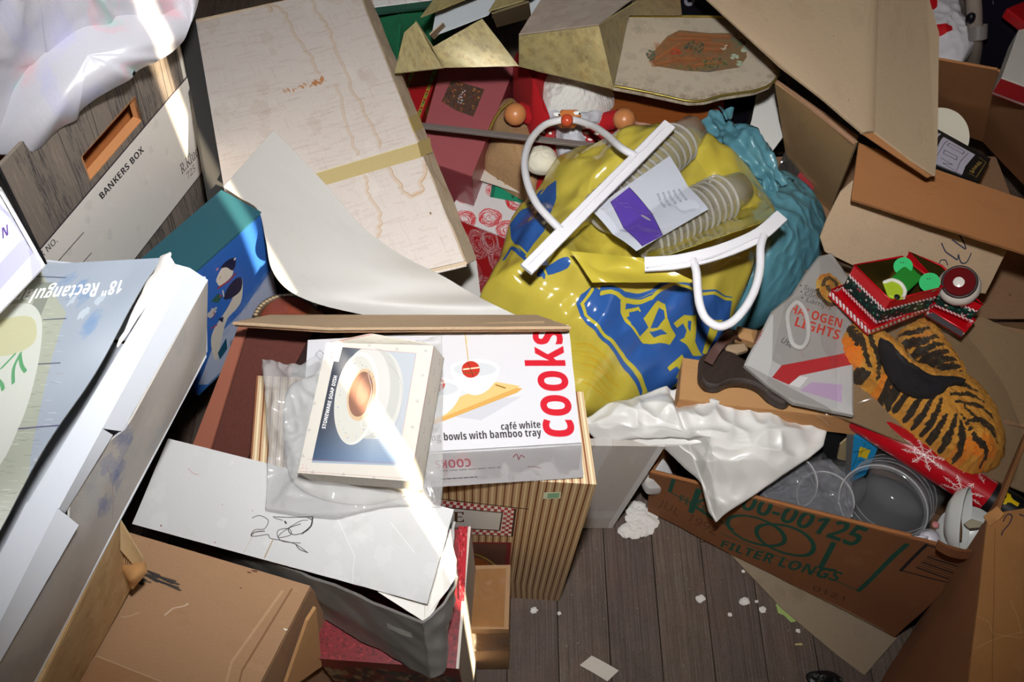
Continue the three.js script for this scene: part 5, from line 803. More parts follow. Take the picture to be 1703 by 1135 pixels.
{ // white card and dark things beyond the teal bag
  const t = thing('white_card', 'white folded card lying beyond the teal bag', 'card');
  part(t, 'card', plate(QH([1262, 140, .30], [1290, 140, .30], [1292, 178, .29], [1322, 204, .285], [1276, 262, .28], [1240, 232, .285], [1250, 200, .29]), 0.003, { along: V(1, 0, 0) }), white);
  const b = thing('black_tub', 'dark round tub in the shadow beneath the letter rack', 'tub'); const c = H(1225, 190, .25);
  part(b, 'tub', orient(new THREE.LatheGeometry([[0.001, 0], [.045, 0], [.05, .24], [.053, .245], [.05, .25], [.046, .246], [.044, .02], [0.001, .02]].map(p => new THREE.Vector2(...p)), 40), V(0, 1, 0), V(c.x, 0, c.z)), std({ color: 0x1e1a14, roughness: 0.6 }));
  const d = thing('clear_dark_packet', 'clear crinkled packet with a red corner beside the open carton', 'packet');
  const q = QH([1326, 200, .27], [1370, 215, .27], [1350, 330, .22], [1290, 290, .22]);
  part(d, 'backing', panel(q, 0.02, { nu: 10, nv: 10, disp: (u, v, p) => crumple(p, 20, 0.004) }), print(256, 256, '#33302e', (x, w, h) => { for (let i = 0; i < 60; i++) blot(x, rnd() * w, rnd() * h, rr(4, 16), ['rgba(90,80,70,0.4)', 'rgba(20,20,22,0.5)', 'rgba(120,95,70,0.25)'][i % 3]); poly(x, [[w * .4, h], [w, h], [w, h * .72], [w * .6, h * .7]], '#a3303c'); }, { roughness: 0.3 }));
  part(d, 'clear_film', panel(q.map(p => p.clone().add(V(0, .012, .004))), 0.0005, { nu: 20, nv: 20, disp: (u, v, p) => crumple(p, 26, 0.006) }), film({ roughness: 0.1 }));
  const k = thing('black_carton', 'black glossy box with pale lettering behind the letter rack', 'box');
  carton(k, QH([1110, -40, .42], [1260, -40, .42], [1285, 62, .42], [1100, 40, .42]), V(0, -.41, 0), { all: std({ color: 0x15131a, roughness: 0.25 }), top: print(512, 256, '#131218', (x, w, h) => { text(x, 'JU', 'bold 120px sans-serif', '#8d8c96', [w * .1, h * .62], [w * .3, h * .55], [w * .1, h * .2]); }, { roughness: 0.25 }, 6) }, { base: 1 });
}
// ---------------------------------------------------------------- right side
{ // open carton with wide flaps
  const t = thing('open_carton', 'large open cardboard carton with long raised flaps at the upper right', 'box');
  const tan = kraft('#b7976c'), lin = kraft('#a8957c');
  const warp = (a) => (u, v, p) => a * Math.sin(u * 3.14) + crumple(p, 5, 0.002);
  part(t, 'raised_flap', panel(QH([1100, -70, .60], [1439, -40, .625], [1433, 221, .60], [1296, 110, .585]), 0.004, { nu: 12, nv: 12, disp: warp(0.004) }), lin);
  part(t, 'creased_strip', panel(QH([1439, -40, .619], [1462, -40, .617], [1456, 219, .588], [1433, 221, .594]), 0.004, { nu: 3, nv: 12, disp: (u, v) => 0.003 * Math.sin(u * 3.14) }), lin);
  part(t, 'raised_flap', panel(QH([1462, -40, .625], [1540, -30, .60], [1556, 291, .562], [1456, 219, .596]), 0.004, { nu: 12, nv: 12, disp: (u, v, p) => -0.002 * Math.sin(u * 3.14), warp: (u, v) => [u, v] }), lin);
  part(t, 'flap_tip', panel(QH([1540, -20, .599], [1562, 55, .59], [1559, 250, .565], [1555, 291, .5615]), 0.004), lin);
  part(t, 'torn_edge', panel(QH([1434, 223, .595], [1457, 220, .592], [1556, 290, .556], [1542, 296, .55]), 0.003), KR.red, 'brown inside ply of the flap');
  // wall edge to the left and the shadowed wall below it
  part(t, 'wall_edge', panel(QH([1286, 128, .46], [1300, 140, .46], [1428, 226, .505], [1422, 238, .50]), 0.004), kraft('#a98468'));
  part(t, 'side_panel', panel([H(1288, 138, .455), H(1424, 238, .50), H(1372, 372, .12), H(1318, 330, .08)], 0.004), tan);
  part(t, 'front_flap', panel(QH([1428, 238, .505], [1790, 362, .505], [1790, 448, .49], [1416, 331, .49]), 0.005, { nu: 10, nv: 6, disp: (u, v, p) => crumple(p, 6, 0.0015) }), kraft('#9c6a3f'));
  const fq = QH([1424, 300, .47], [1790, 430, .47], [1700, 490, .385], [1380, 425, .385]), W = 1024, m = mapper(fq, W, 512);
  const fp = [[1424, 290, .475], [1397, 318, .455], [1376, 362, .42], [1365, 398, .395], [1373, 422, .375], [1420, 442, .355], [1560, 480, .335], [1638, 487, .335], [1674, 420, .40], [1690, 380, .44]].map(p => H(...p));
  const g = plate(fp, 0.004, { along: V(1, 0, -.1), bevel: 0.0008 }), mm = mapper(g.userData.q, W, 512);
  part(t, 'front_panel', g, kraft('#b39a7d', (x, w, h) => {
    const S = (p, wd = 5) => curve(x, p.map(k => mm(...k)), '#2b2f45', wd);
    S([[1562, 442], [1564, 434], [1572, 433], [1576, 441]]); S([[1566, 405], [1570, 414], [1574, 420], [1584, 427], [1592, 432], [1594, 424], [1596, 432], [1600, 438], [1608, 436], [1615, 422]], 6); S([[1584, 399], [1596, 408], [1606, 414], [1602, 402], [1596, 392]], 6);
  }, {}, W, 512));
  part(t, 'back_panel', panel(QH([1540, 96, .505], [1658, 117, .505], [1634, 236, .20], [1530, 200, .20]), 0.004), kraft('#9c6a3f'));
  part(t, 'side_panel', panel(QH([1658, 117, .505], [1790, 260, .505], [1790, 400, .22], [1634, 236, .20]), 0.004), kraft('#9c6a3f'));
  part(t, 'base_panel', panel([V(.40, .19, -1.25), V(.95, .19, -1.25), V(.95, .19, -.86), V(.40, .19, -.86)], 0.004), KR.dark);
  const leg = (a, b) => part(t, 'lower_wall', panel([a, b, V(b.x, .003, b.z), V(a.x, .003, a.z)], 0.004), KR.dark); leg(V(.40, .19, -.86), V(.95, .19, -.86)); leg(V(.40, .19, -1.25), V(.40, .19, -.86)); leg(V(.95, .19, -1.25), V(.40, .19, -1.25));
}
{ // things inside the carton
  const c = H(1556, 232, .30);
  const t = thing('white_plate', 'white round plate standing inside the open carton', 'plate');
  part(t, 'plate', orient(new THREE.LatheGeometry([[0.001, 0], [.04, 0], [.055, .006], [.056, .008], [.04, .004], [.001, .004]].map(p => new THREE.Vector2(...p)), 48), V(-.1, .75, .7), c), std({ color: 0xd9d4c2, roughness: 0.3 }));
  const q = QH([1540, 204, .32], [1648, 264, .30], [1628, 302, .30], [1525, 260, .32]), d = thing('lettered_case', 'black flat case with white lettering inside the open carton', 'case'), m = mapper(q, 768, 512);
  carton(d, q, V(0, -.02, 0), { all: std({ color: 0x1a1a18, roughness: 0.3 }), top: print(768, 512, '#1e1e1c', (x, w, h) => {
    poly(x, [[1570, 230], [1622, 258], [1600, 291], [1555, 276], [1552, 262]].map(p => m(...p)), '#c4c0d0'); poly(x, [[1555, 222], [1566, 224], [1558, 236], [1552, 240]].map(p => m(...p)), '#c4c0d0');
    const O = (a, b, c2, e) => line(x, [a, b, c2, e, a].map(p => m(...p)), '#1c1c20', 7);
    O([1580, 241], [1605, 254], [1602, 259], [1577, 246]); O([1572, 253], [1594, 266], [1592, 270], [1570, 258]); line(x, [[1565, 264], [1585, 276], [1568, 272], [1588, 284]].map(p => m(...p)), '#1c1c20', 6); line(x, [[1577, 237], [1556, 264]].map(p => m(...p)), '#1c1c20', 6); line(x, [[1611, 256], [1588, 289]].map(p => m(...p)), '#1c1c20', 5);
    line(x, [[1628, 262], [1640, 270], [1624, 296], [1612, 290]].map(p => m(...p)), '#a98a4a', 5); text(x, 'Power', 'italic bold 60px serif', '#b3944e', m(1613, 288), m(1629, 268), m(1618, 292));
  }, { roughness: 0.35 }, 6) }, { base: 1 });
}
{ // far right corner
  const o = QH([1548, -30, .40], [1580, -30, .40], [1602, 30, .40], [1624, 62, .395], [1612, 84, .39], [1596, 104, .385], [1560, 100, .385], [1540, 60, .395]);
  const g = blob(o, H(1580, 40, .40), { puff: 0.012, amp: 0.005, f: 20, drop: 0.05, m: 90, r: 28, scale: 0.4 }), m = hitMap(g, 512, 512);
  solo('logo_bag', 'white plastic bag with a red oval mark behind the open carton', 'bag', g, phy({ map: canvas(512, 512, '#cfc9cc', (x) => { poly(x, [[1548, 42], [1570, 39], [1583, 43], [1584, 50], [1570, 57], [1555, 62], [1545, 60]].map(p => m(...p)), '#b3161c'); poly(x, [[1552, 50], [1560, 49], [1560, 54], [1552, 56]].map(p => m(...p)), '#e2dcdc'); line(x, [m(1548, -10), m(1549, 12)], '#b3161c', 22); }, 6), roughness: 0.3 }));
  const p = thing('grey_pole', 'pale grey pole standing behind the open carton', 'pole');
  part(p, 'tube', tube([H(1617, 112, .30), H(1622, 60, .40), H(1618, -30, .50)], 0.013, 12, 16), std({ color: 0x8d7f74, roughness: 0.4 })); part(p, 'collar', tube([H(1626, 66, .405), H(1627, 42, .425)], 0.016, 4, 16), std({ color: 0x77706c, roughness: 0.3 })); part(p, 'knob', ball(H(1614, 30, .455), 0.008, 1, 1.3, 1), std({ color: 0x101018, roughness: 0.3 })); part(p, 'foot', tube([H(1617, 112, .30), V(H(1617, 112, .30).x, .002, H(1617, 112, .30).z)], 0.013, 2, 16), std({ color: 0x8d7f74, roughness: 0.4 }));
  const q = thing('grey_pole', 'darker grey pole left of the pale pole behind the open carton', 'pole'); part(q, 'tube', tube([H(1600, -30, .46), H(1606, 40, .36), V(H(1606, 60, .3).x, .002, H(1606, 60, .3).z)], 0.011, 16, 14), std({ color: 0x5e554e, roughness: 0.5 }));
  const b = thing('black_box', 'black box behind the grey poles at the upper right corner', 'box'); carton(b, QH([1630, -40, .42], [1760, -40, .42], [1690, 62, .38], [1630, 24, .40]), V(0, -.36, 0), { all: std({ color: 0x120f18, roughness: 0.35 }), top: print(256, 256, '#171420', (x, w, h) => { for (let i = 0; i < 9; i++) blot(x, w * rr(.1, .4), h * rr(.35, .5), 6, '#6a6868'); }, { roughness: 0.3 }) }, { base: 1 });
  const w = thing('white_carton', 'white carton with red edge at the right picture edge behind the open carton', 'box'); carton(w, QH([1694, 50, .545], [1790, 30, .545], [1780, 170, .545], [1666, 128, .545]), V(0, -.035, 0), { all: std({ color: 0xb8b3aa, roughness: 0.6 }), front: std({ color: 0x7c0f13, roughness: 0.5 }) }, { base: 1 });
  solo('red_packet', 'small red packet lying on the black box at the right edge', 'packet', new RoundedBoxGeometry(0.06, 0.02, 0.05, 2, 0.004).rotateY(0.5).translate(...H(1706, 26, .45).toArray()), std({ color: 0xa01218, roughness: 0.35 }));
}
// low tray, pan, packages
{
  const t = thing('kraft_tray', 'shallow kraft carton lid lying across the white crumpled bag', 'box');
  const q = QH([1136, 596, .335], [1440, 640, .335], [1436, 700, .335], [1130, 664, .335]);
  carton(t, q, V(0, -.034, 0), { all: kraft('#b3885a'), top: kraft('#b98e5f'), front: kraft('#a87c50') }, { k: [V(0, -.034, 0), V(0, -.034, 0), V(0, -.034, .006), V(-.006, -.034, .006)], base: 1, n: 8, disp: (u, v, p) => crumple(p, 8, 0.0015) });
  const e = thing('wood_offcut', 'small pale wooden offcut beside the brown leather strap', 'wood');
  part(e, 'block', plate(QH([1228, 538, .375], [1262, 545, .375], [1256, 566, .375], [1226, 556, .375]), 0.03), std({ color: 0xa87f52 })); part(e, 'chip', plate(QH([1206, 572, .365], [1240, 568, .365], [1245, 580, .365], [1228, 586, .365], [1208, 582, .365]), 0.014), std({ color: 0x9c8468 }));
  const s = thing('leather_strap', 'brown leather strap end beside the yellow bag', 'strap'); part(s, 'strap', sweep(new THREE.CatmullRomCurve3([H(1232, 562, .36), H(1218, 555, .375), H(1205, 566, .385), H(1190, 584, .38), H(1178, 604, .375)]).getPoints(20), rect(0.014, 0.004)), std({ color: 0x4a2a20, roughness: 0.45 }));
  const k = thing('paddle', 'dark brown wooden paddle handle resting on the kraft carton lid', 'paddle');
  const ol = smooth([[1166, 592], [1186, 582], [1206, 578], [1232, 592], [1262, 608], [1286, 620], [1320, 640], [1310, 672], [1282, 662], [1262, 644], [1240, 636], [1214, 636], [1196, 644], [1176, 642], [1164, 630], [1163, 610]].map(p => H(p[0], p[1], .362)), 60);
  part(k, 'blade', plate(ol, 0.02, { bevel: 0.006, seg: 3 }), print(256, 128, '#2e221d', (x, w, h) => fibres(x, w, h, 'rgba(80,55,40,0.25)', 300, 60), { roughness: 0.5 }));
}
{ // hanging lamp package
  const t = thing('lamp_package', 'grey blister package with red lettering tucked under the tiger slippers', 'package');
  const px = [[1318, 486], [1340, 452], [1362, 424], [1384, 420], [1420, 470], [1420, 690], [1320, 668], [1278, 640], [1238, 606], [1244, 592], [1262, 560], [1282, 520]], g = plate(px.map(p => H(p[0], p[1], .372 + (p[1] < 500 ? .015 : 0))), 0.014, { along: V(1, 0, 0), bevel: 0.003 }), W = 768, m = mapper(g.userData.q, W, W);
  part(t, 'card', g, print(W, W, '#9a9692', (x, w, h) => {
    poly(x, [[1236, 604], [1264, 556], [1274, 520], [1286, 524], [1284, 600], [1330, 625], [1420, 600], [1420, 700]].map(p => m(...p)), '#b9b7b5');
    poly(x, [[1284, 628], [1300, 608], [1420, 585], [1420, 606], [1330, 625], [1312, 640]].map(p => m(...p)), '#b02a2e'); poly(x, [[1312, 640], [1330, 626], [1344, 628], [1330, 645]].map(p => m(...p)), '#d8d6d4'); poly(x, [[1330, 650], [1350, 636], [1400, 640], [1400, 670]].map(p => m(...p)), '#b59ab8');
    text(x, 'HALOGEN', 'bold 60px sans-serif', '#c23a28', m(1312, 519), m(1400, 546), m(1316, 505)); text(x, 'LIGHTS', 'bold 60px sans-serif', '#c23a28', m(1319, 541), m(1395, 566), m(1324, 526));
    ['Supp', 'Conn', 'Lamp'].forEach((s, i) => text(x, '• ' + s + (i > 1 ? 's' : 'ort'), '60px sans-serif', '#4a4848', m(1328 + i * 1, 478 + i * 10), m(1380 + i, 496 + i * 10), m(1331 + i, 471 + i * 10)));
    text(x, 'Use', 'italic 60px sans-serif', '#2a2a2a', m(1297, 568), m(1316, 580), m(1301, 559)); text(x, 'AREA', 'bold 60px sans-serif', '#b84a4e', m(1258, 572), m(1270, 550), m(1249, 566));
  }, { roughness: 0.4 }, 6));
  part(t, 'moulded_ridge', tube([[1316, 510], [1326, 503], [1336, 512], [1344, 540], [1342, 566], [1332, 578], [1320, 574], [1312, 548], [1310, 524]].map(p => H(p[0], p[1], .38)), 0.004, 60, 8, true), phy({ color: 0xc4c2be, roughness: 0.2, clearcoat: 0.5 }));
  part(t, 'blister', panel(QH([1306, 500, .385], [1390, 470, .40], [1392, 684, .385], [1272, 650, .378]), 0.0006, { nu: 30, nv: 30, disp: (u, v, p) => crumple(p, 18, 0.004) }), film({ roughness: 0.09 }));
}
// slippers in a clear bag
const TIGER = (m, W, lines) => canvas(W, W, '#c98b32', (x, w, h) => {
  for (let i = 0; i < 260; i++) blot(x, rnd() * w, rnd() * h, rr(5, 22), ['rgba(214,120,30,0.35)', 'rgba(225,185,90,0.30)', 'rgba(190,110,30,0.22)'][i % 3]);
  lines(x, m);
  fibres(x, w, h, 'rgba(245,215,140,0.28)', 2600, 9, 1); fibres(x, w, h, 'rgba(30,22,14,0.22)', 1800, 8, 2);
}, 26);
const plush = (map) => phy({ map, roughness: 1, sheen: 0.7, sheenColor: new THREE.Color(0xb07a30), bumpMap: canvas(256, 256, '#808080', (x, w, h) => fibres(x, w, h, 'rgba(255,255,255,0.4)', 2400, 7, 1), 120, false), bumpScale: 0.003 });
{
  const zig = (x, m, col, w, L) => L.forEach(p => { const c = new THREE.SplineCurve(p.map(k => new THREE.Vector2(...m(...k)))).getPoints(14); c.forEach((k, i) => blot(x, k.x + rr(-2, 2), k.y + rr(-2, 2), w * (0.5 + 0.6 * Math.sin(i / 14 * Math.PI)), col, 9)); });
  const t = thing('tiger_slipper', 'orange tiger striped plush slipper lying in front with its dark opening showing', 'slipper');
  const ol = [[1380, 580], [1382, 553], [1392, 536], [1412, 530], [1436, 540], [1456, 556], [1480, 572], [1500, 596], [1525, 612], [1560, 628], [1598, 630], [1622, 643], [1648, 676], [1664, 716], [1667, 742], [1658, 766], [1636, 779], [1604, 778], [1572, 757], [1534, 726], [1494, 688], [1454, 652], [1420, 632], [1396, 616]];
  const tuft = (g, a, f) => { const p = g.attributes.position, n = g.attributes.normal; for (let i = 0; i < p.count; i++) { const k = a * (nz(p.getX(i) * f, p.getY(i) * f, p.getZ(i) * f) + 0.6 * nz(p.getX(i) * f * 2.7, p.getY(i) * f * 2.7, p.getZ(i) * f * 2.7)); p.setXYZ(i, p.getX(i) + n.getX(i) * k, p.getY(i) + n.getY(i) * k, p.getZ(i) + n.getZ(i) * k); } g.computeVertexNormals(); return g; };
  let g = blob(ol.map(p => H(p[0], p[1], .352)), H(1520, 655, .362), { puff: 0.04, pow: 3, amp: 0, drop: 0.014, m: 220, r: 50, scale: 0.36, inset: 0.97, belly: 2,
    move: (p, tt) => { const [x, y] = proj(p); p.y += 0.012 * Math.exp(-(((x - 1420) / 34) ** 2 + ((y - 582) / 34) ** 2)) + 0.014 * Math.exp(-(((x - 1630) / 30) ** 2 + ((y - 735) / 30) ** 2)) - 0.022 * Math.exp(-(((x - 1480) / 40) ** 2 + ((y - 600) / 20) ** 2)); } });
  const W = 1024, m = hitMap(g, W, W);
  const map = TIGER(m, W, (x) => {
    blot(x, ...m(1406, 578), 62, 'rgba(222,112,22,0.8)'); blot(x, ...m(1414, 596), 50, 'rgba(222,112,22,0.7)'); blot(x, ...m(1640, 745), 50, 'rgba(222,112,22,0.6)'); blot(x, ...m(1608, 748), 40, 'rgba(222,112,22,0.5)'); blot(x, ...m(1470, 645), 40, 'rgba(222,112,22,0.6)');
    zig(x, m, 'rgba(38,32,24,0.9)', 15, [[[1412, 536], [1430, 560], [1440, 590], [1448, 610]], [[1396, 536], [1416, 552], [1426, 574]], [[1440, 546], [1452, 572], [1462, 600], [1460, 628]], [[1384, 600], [1400, 622], [1426, 630], [1446, 622]]]);
    zig(x, m, 'rgba(34,28,22,0.92)', 12, [[[1482, 606], [1478, 636], [1472, 668]], [[1500, 618], [1486, 648], [1476, 664]], [[1504, 628], [1488, 660], [1480, 678]], [[1520, 640], [1498, 668], [1490, 684]], [[1540, 650], [1520, 678], [1508, 700]], [[1552, 660], [1534, 690], [1520, 712]], [[1566, 664], [1550, 700], [1536, 722]], [[1574, 690], [1558, 716], [1548, 738]], [[1590, 690], [1578, 724], [1566, 750]], [[1598, 700], [1600, 724], [1588, 768]], [[1600, 690], [1622, 728], [1640, 746], [1634, 772]], [[1604, 676], [1640, 708], [1660, 736]], [[1590, 668], [1628, 676], [1650, 694]], [[1580, 656], [1612, 656], [1636, 668]], [[1566, 640], [1600, 640], [1624, 650]], [[1610, 700], [1636, 700], [1654, 716]]]);
  });
  g = tuft(g, 0.003, 130); part(t, 'plush_upper', g, plush(map));
  const op = [[1464, 562], [1484, 574], [1504, 596], [1524, 611], [1558, 627], [1598, 628], [1606, 634], [1580, 640], [1568, 650], [1552, 658], [1530, 654], [1508, 644], [1490, 628], [1476, 606], [1468, 584]];
  part(t, 'opening', tuft(blob(op.map(p => H(p[0], p[1], .408)), H(1522, 628, .41), { puff: 0.004, amp: 0.002, drop: 0.02, m: 80, r: 16 }), 0.002, 120), phy({ color: 0x16151a, roughness: 1, sheen: 0.3 }), 'dark lined opening');
  const s = thing('tiger_slipper', 'second tiger striped plush slipper behind, partly under the red tin', 'slipper');
  const ol2 = [[1495, 558], [1512, 540], [1538, 530], [1554, 546], [1578, 580], [1604, 618], [1607, 634], [1580, 634], [1552, 616], [1524, 592], [1504, 574]];
  let g2 = blob(ol2.map(p => H(p[0], p[1], .352)), H(1550, 580, .36), { puff: 0.018, pow: 3, amp: 0, drop: 0.01, m: 150, r: 30, scale: 0.3, inset: 0.97 }); const m2 = hitMap(g2, 512, 512);
  part(s, 'plush_upper', tuft(g2, 0.003, 130), plush(TIGER(m2, 512, (x) => zig(x, m2, 'rgba(38,32,26,0.9)', 9, [[[1500, 556], [1520, 552], [1545, 545]], [[1505, 570], [1530, 568], [1560, 560]], [[1512, 584], [1540, 580], [1568, 572]], [[1520, 594], [1552, 590], [1578, 584]], [[1530, 606], [1560, 600], [1588, 598]], [[1540, 618], [1570, 612], [1596, 610]], [[1555, 630], [1580, 628], [1606, 622]]]))));
  part(s, 'toe', tuft(ball(H(1376, 488, .372), 0.03, .8, .7, 1.2, 40), 0.002, 130), plush(TIGER(p => p, 256, (x) => { for (let i = 0; i < 5; i++) line(x, [[0, i * 56 + 20], [256, i * 56 + 40]], 'rgba(38,32,26,0.9)', 20); })), 'striped toe left of the red tin');
  const bag = thing('clear_slipper_bag', 'clear plastic bag enclosing the pair of tiger slippers', 'bag');
  const o = QH([1362, 420, .40], [1372, 424, .41], [1560, 520, .405], [1610, 560, .40], [1670, 640, .39], [1700, 720, .38], [1690, 800, .36], [1600, 800, .36], [1480, 735, .355], [1400, 700, .35], [1370, 690, .35], [1366, 560, .38]);
  part(bag, 'film', blob(o, H(1520, 640, .43), { puff: 0.006, amp: 0.004, f: 13, m: 160, r: 40, sharp: true, drop: -0.001, inset: 0.99, rim: 0.5 }), film({ roughness: 0.09 }));
  part(bag, 'header_strip', panel(QH([1540, 524, .412], [1552, 520, .412], [1602, 552, .41], [1600, 560, .409]), 0.001), std({ color: 0x4a4448, roughness: 0.4 }));
  part(bag, 'tied_end', tube([H(1362, 684, .355), H(1374, 690, .36), H(1384, 700, .355)], 0.009, 14, 14), film({ roughness: 0.15 }));
  // brown board below them
  solo('brown_board', 'flat brown cardboard sheet beneath the tiger slippers', 'cardboard', panel(QH([1366, 440, .345], [1640, 530, .345], [1800, 600, .345], [1800, 880, .345]).map((p, i) => i === 3 ? H(1720, 830, .338) : p), 0.004, { nu: 8, nv: 8 }), kraft('#8a7458'));
  const bb = thing('lower_carton', 'brown carton under the cardboard sheet with the slippers', 'box');
  carton(bb, [H(1395, 490, .334), H(1760, 560, .334), H(1760, 604, .334), H(1384, 578, .334)], V(0, -.33, 0), { all: KR.dark }, { base: 1 });
  solo('board_scrap', 'left part of the brown cardboard sheet under the grey package', 'cardboard', panel(QH([1340, 450, .352], [1368, 440, .346], [1722, 826, .339], [1390, 690, .345]), 0.003), kraft('#8a7458'));
}
{ // red tin with candy stripe print
  const garland = print(1024, 160, '#b0141c', (x, w, h) => {
    x.fillStyle = '#c8101c'; x.fillRect(0, 0, w, h * .32); x.fillStyle = '#16332e'; x.fillRect(0, h * .42, w, h * .42);
    for (let i = 0; i < 60; i++) { const a = i / 60 * w; line(x, [[a, h * .42], [a + 11, h * .36]], '#eae4e4', 8); line(x, [[a, h * .93], [a + 11, h * .87]], '#eae4e4', 8); }
    for (let i = 0; i < 150; i++) blot(x, rnd() * w, h * rr(.45, .82), rr(3, 8), ['#2f7a5c', '#d7b4bc', '#3f8a6a', '#b23a44', '#1d5a48', '#e2dcc8'][i % 6], 7);
  }, { roughness: 0.22, metalness: 0.1 }, 4);
  const flange = print(1024, 64, '#bf101c', (x, w, h) => { for (let i = 0; i < 46; i++) line(x, [[i / 46 * w, h * .72], [i / 46 * w + 13, h * .3]], '#ece6e6', 13); }, { roughness: 0.2, metalness: 0.1 }, 4);
  const redp = std({ color: 0xb80a16, roughness: 0.2, metalness: 0.15 }), brass = std({ color: 0x8c7438, roughness: 0.22, metalness: 0.85 });
  const tin = (t, rimPx, hr, hgt, flPx, hf) => {
    const rim = rimPx.map(p => H(p[0], p[1], hr)), n = rim.length, c = rim.reduce((s, p) => s.add(p), V(0, 0, 0)).multiplyScalar(1 / n);
    const ring = (pts, y0, y1, k0, k1) => { const pos = [], uv = [], idx = []; let L = 0; const P = pts.concat([pts[0]]); P.forEach((p, i) => { if (i) L += p.distanceTo(P[i - 1]); for (const [y, k] of [[y0, k0], [y1, k1]]) { pos.push(c.x + (p.x - c.x) * k, y, c.z + (p.z - c.z) * k); uv.push(L / .34, y === y0 ? 1 : 0); } if (i) idx.push(2 * i - 2, 2 * i - 1, 2 * i + 1, 2 * i - 2, 2 * i + 1, 2 * i); }); return geo(pos, uv, idx).toNonIndexed(); };
    const flat = g => { g.computeVertexNormals(); return g; };
    const dense = rim;
    part(t, 'printed_wall', flat(ring(dense, hr, hr - hgt, 1, 1)), garland); part(t, 'inner_wall', flat(ring(dense, hr, hr - hgt + .004, .975, .965)), brass, 'brassy inside');
    part(t, 'rim', sweep(dense.map(p => p.clone()), rect(0.003, 0.003, .3), V(0, 1, 0), true), redp);
    part(t, 'bottom', plate(dense.map(p => V(c.x + (p.x - c.x) * .98, hr - hgt + .004, c.z + (p.z - c.z) * .98)), 0.003, { bevel: 0.0005 }), brass);
    const fl = flPx.map(p => H(p[0], p[1], hf)), c0 = c; const fc = fl.reduce((s, p) => s.add(p), V(0, 0, 0)).multiplyScalar(1 / fl.length);
    const ringF = (k0, k1, y0, y1) => { const pos = [], uv = [], idx = []; let L = 0; const P = fl.concat([fl[0]]); P.forEach((p, i) => { if (i) L += p.distanceTo(P[i - 1]); for (const [y, k] of [[y0, k0], [y1, k1]]) { pos.push(fc.x + (p.x - fc.x) * k, y, fc.z + (p.z - fc.z) * k); uv.push(L / .34, y === y0 && k === k0 ? 1 : 0); } if (i) idx.push(2 * i - 2, 2 * i - 1, 2 * i + 1, 2 * i - 2, 2 * i + 1, 2 * i); }); return flat(geo(pos, uv, idx).toNonIndexed()); };
    const lid = part(t, 'lid_beneath', ringF(1, 1, hf, hf - .017), flange, 'red lid turned over under the tin'); part(lid, 'lid_floor', plate(fl.map(p => V(fc.x + (p.x - fc.x) * .99, hf - .012, fc.z + (p.z - fc.z) * .99)), 0.003, { bevel: .0005 }), redp); part(lid, 'lid_rim', sweep(fl, rect(.0025, .0025, .3), V(0, 1, 0), true), redp);
  };
  const t1 = thing('red_tin', 'larger open red tin with candy stripes holding green felt pieces', 'tin');
  tin(t1, [[1421, 441], [1500, 427], [1568, 478], [1481, 500]], .478, .062, [[1383, 482], [1470, 448], [1556, 505], [1449, 548]], .424);
  const t2 = thing('red_tin', 'smaller red tin with candy stripes carrying a white ball', 'tin');
  tin(t2, [[1512, 420], [1566, 442], [1634, 507], [1566, 478]], .452, .045, [[1512, 470], [1560, 480], [1622, 533], [1606, 552], [1545, 514]], .410);
  const b = thing('ornament_ball', 'white ball with a dark red glass top sitting in the smaller red tin', 'ornament'), c = H(1595, 476, .462);
  part(b, 'ball', ball(c, 0.0285, 1, .95, 1, 36), std({ color: 0xd6d0c8, roughness: 0.15 }));
  const up = EYE.clone().sub(c).normalize().add(V(-.12, .42, -.1)).normalize(), cc = c.clone().addScaledVector(up, .0245);
  part(b, 'red_disc', orient(new THREE.CylinderGeometry(.020, .0205, .004, 40), up, cc), phy({ color: 0x5c0a0e, roughness: 0.15, clearcoat: 0.6 })); part(b, 'bezel', orient(new THREE.TorusGeometry(.0215, .002, 10, 48).rotateX(Math.PI / 2), up, cc), std({ color: 0x3b302e, roughness: 0.4, metalness: 0.5 }));
  const disc = (lab, px, h, r) => { const t = thing('felt_disc', lab, 'felt disc'), p = H(...px, h); part(t, 'disc', orient(new THREE.CylinderGeometry(r, r, .004, 32), EYE.clone().sub(p).add(V(0, 0, 0)), p), std({ color: 0x2fb266, roughness: .9 })); part(t, 'pips', mergeGeometries([-1, 0, 1, 2].map(i => ball(p.clone().addScaledVector(EYE.clone().sub(p).normalize(), .0028).add(V(i * .0035, .003, -.004)), .0008, 1, 1, 1, 6))), std({ color: 0x123322 })); };
  disc('bright green felt disc leaning at the back corner of the larger tin', [1502, 443], .476, .0125); disc('bright green felt disc leaning at the right corner of the larger tin', [1546, 470], .478, .0135);
  const gb = thing('green_block', 'dark green toy block lying in the larger red tin', 'toy block'); const gp = H(1503, 468, .462); part(gb, 'block', new RoundedBoxGeometry(.036, .026, .03, 2, .003).rotateY(.7).rotateX(.2).translate(gp.x, gp.y, gp.z), std({ color: 0x1d7a22, roughness: .5 }));
  const mel = thing('melon_slice', 'yellow green felt melon slice with white rind in the larger red tin', 'felt toy'); const mp = [[1470, 470], [1484, 466], [1498, 472], [1505, 484], [1502, 496], [1490, 497], [1478, 492]].map(p => H(p[0], p[1], .481)); part(mel, 'flesh', plate(mp, .006, { bevel: .002 }), std({ color: 0x9fb81e, roughness: .8 })); part(mel, 'rind', tube(mp.slice(0, 5), .0028, 24, 8), std({ color: 0xdad6cc, roughness: .8 })); part(mel, 'button', ball(H(1492, 494, .484), .0042, 1, .5, 1, 12), std({ color: 0x1b1b1e, roughness: .3 }));
}
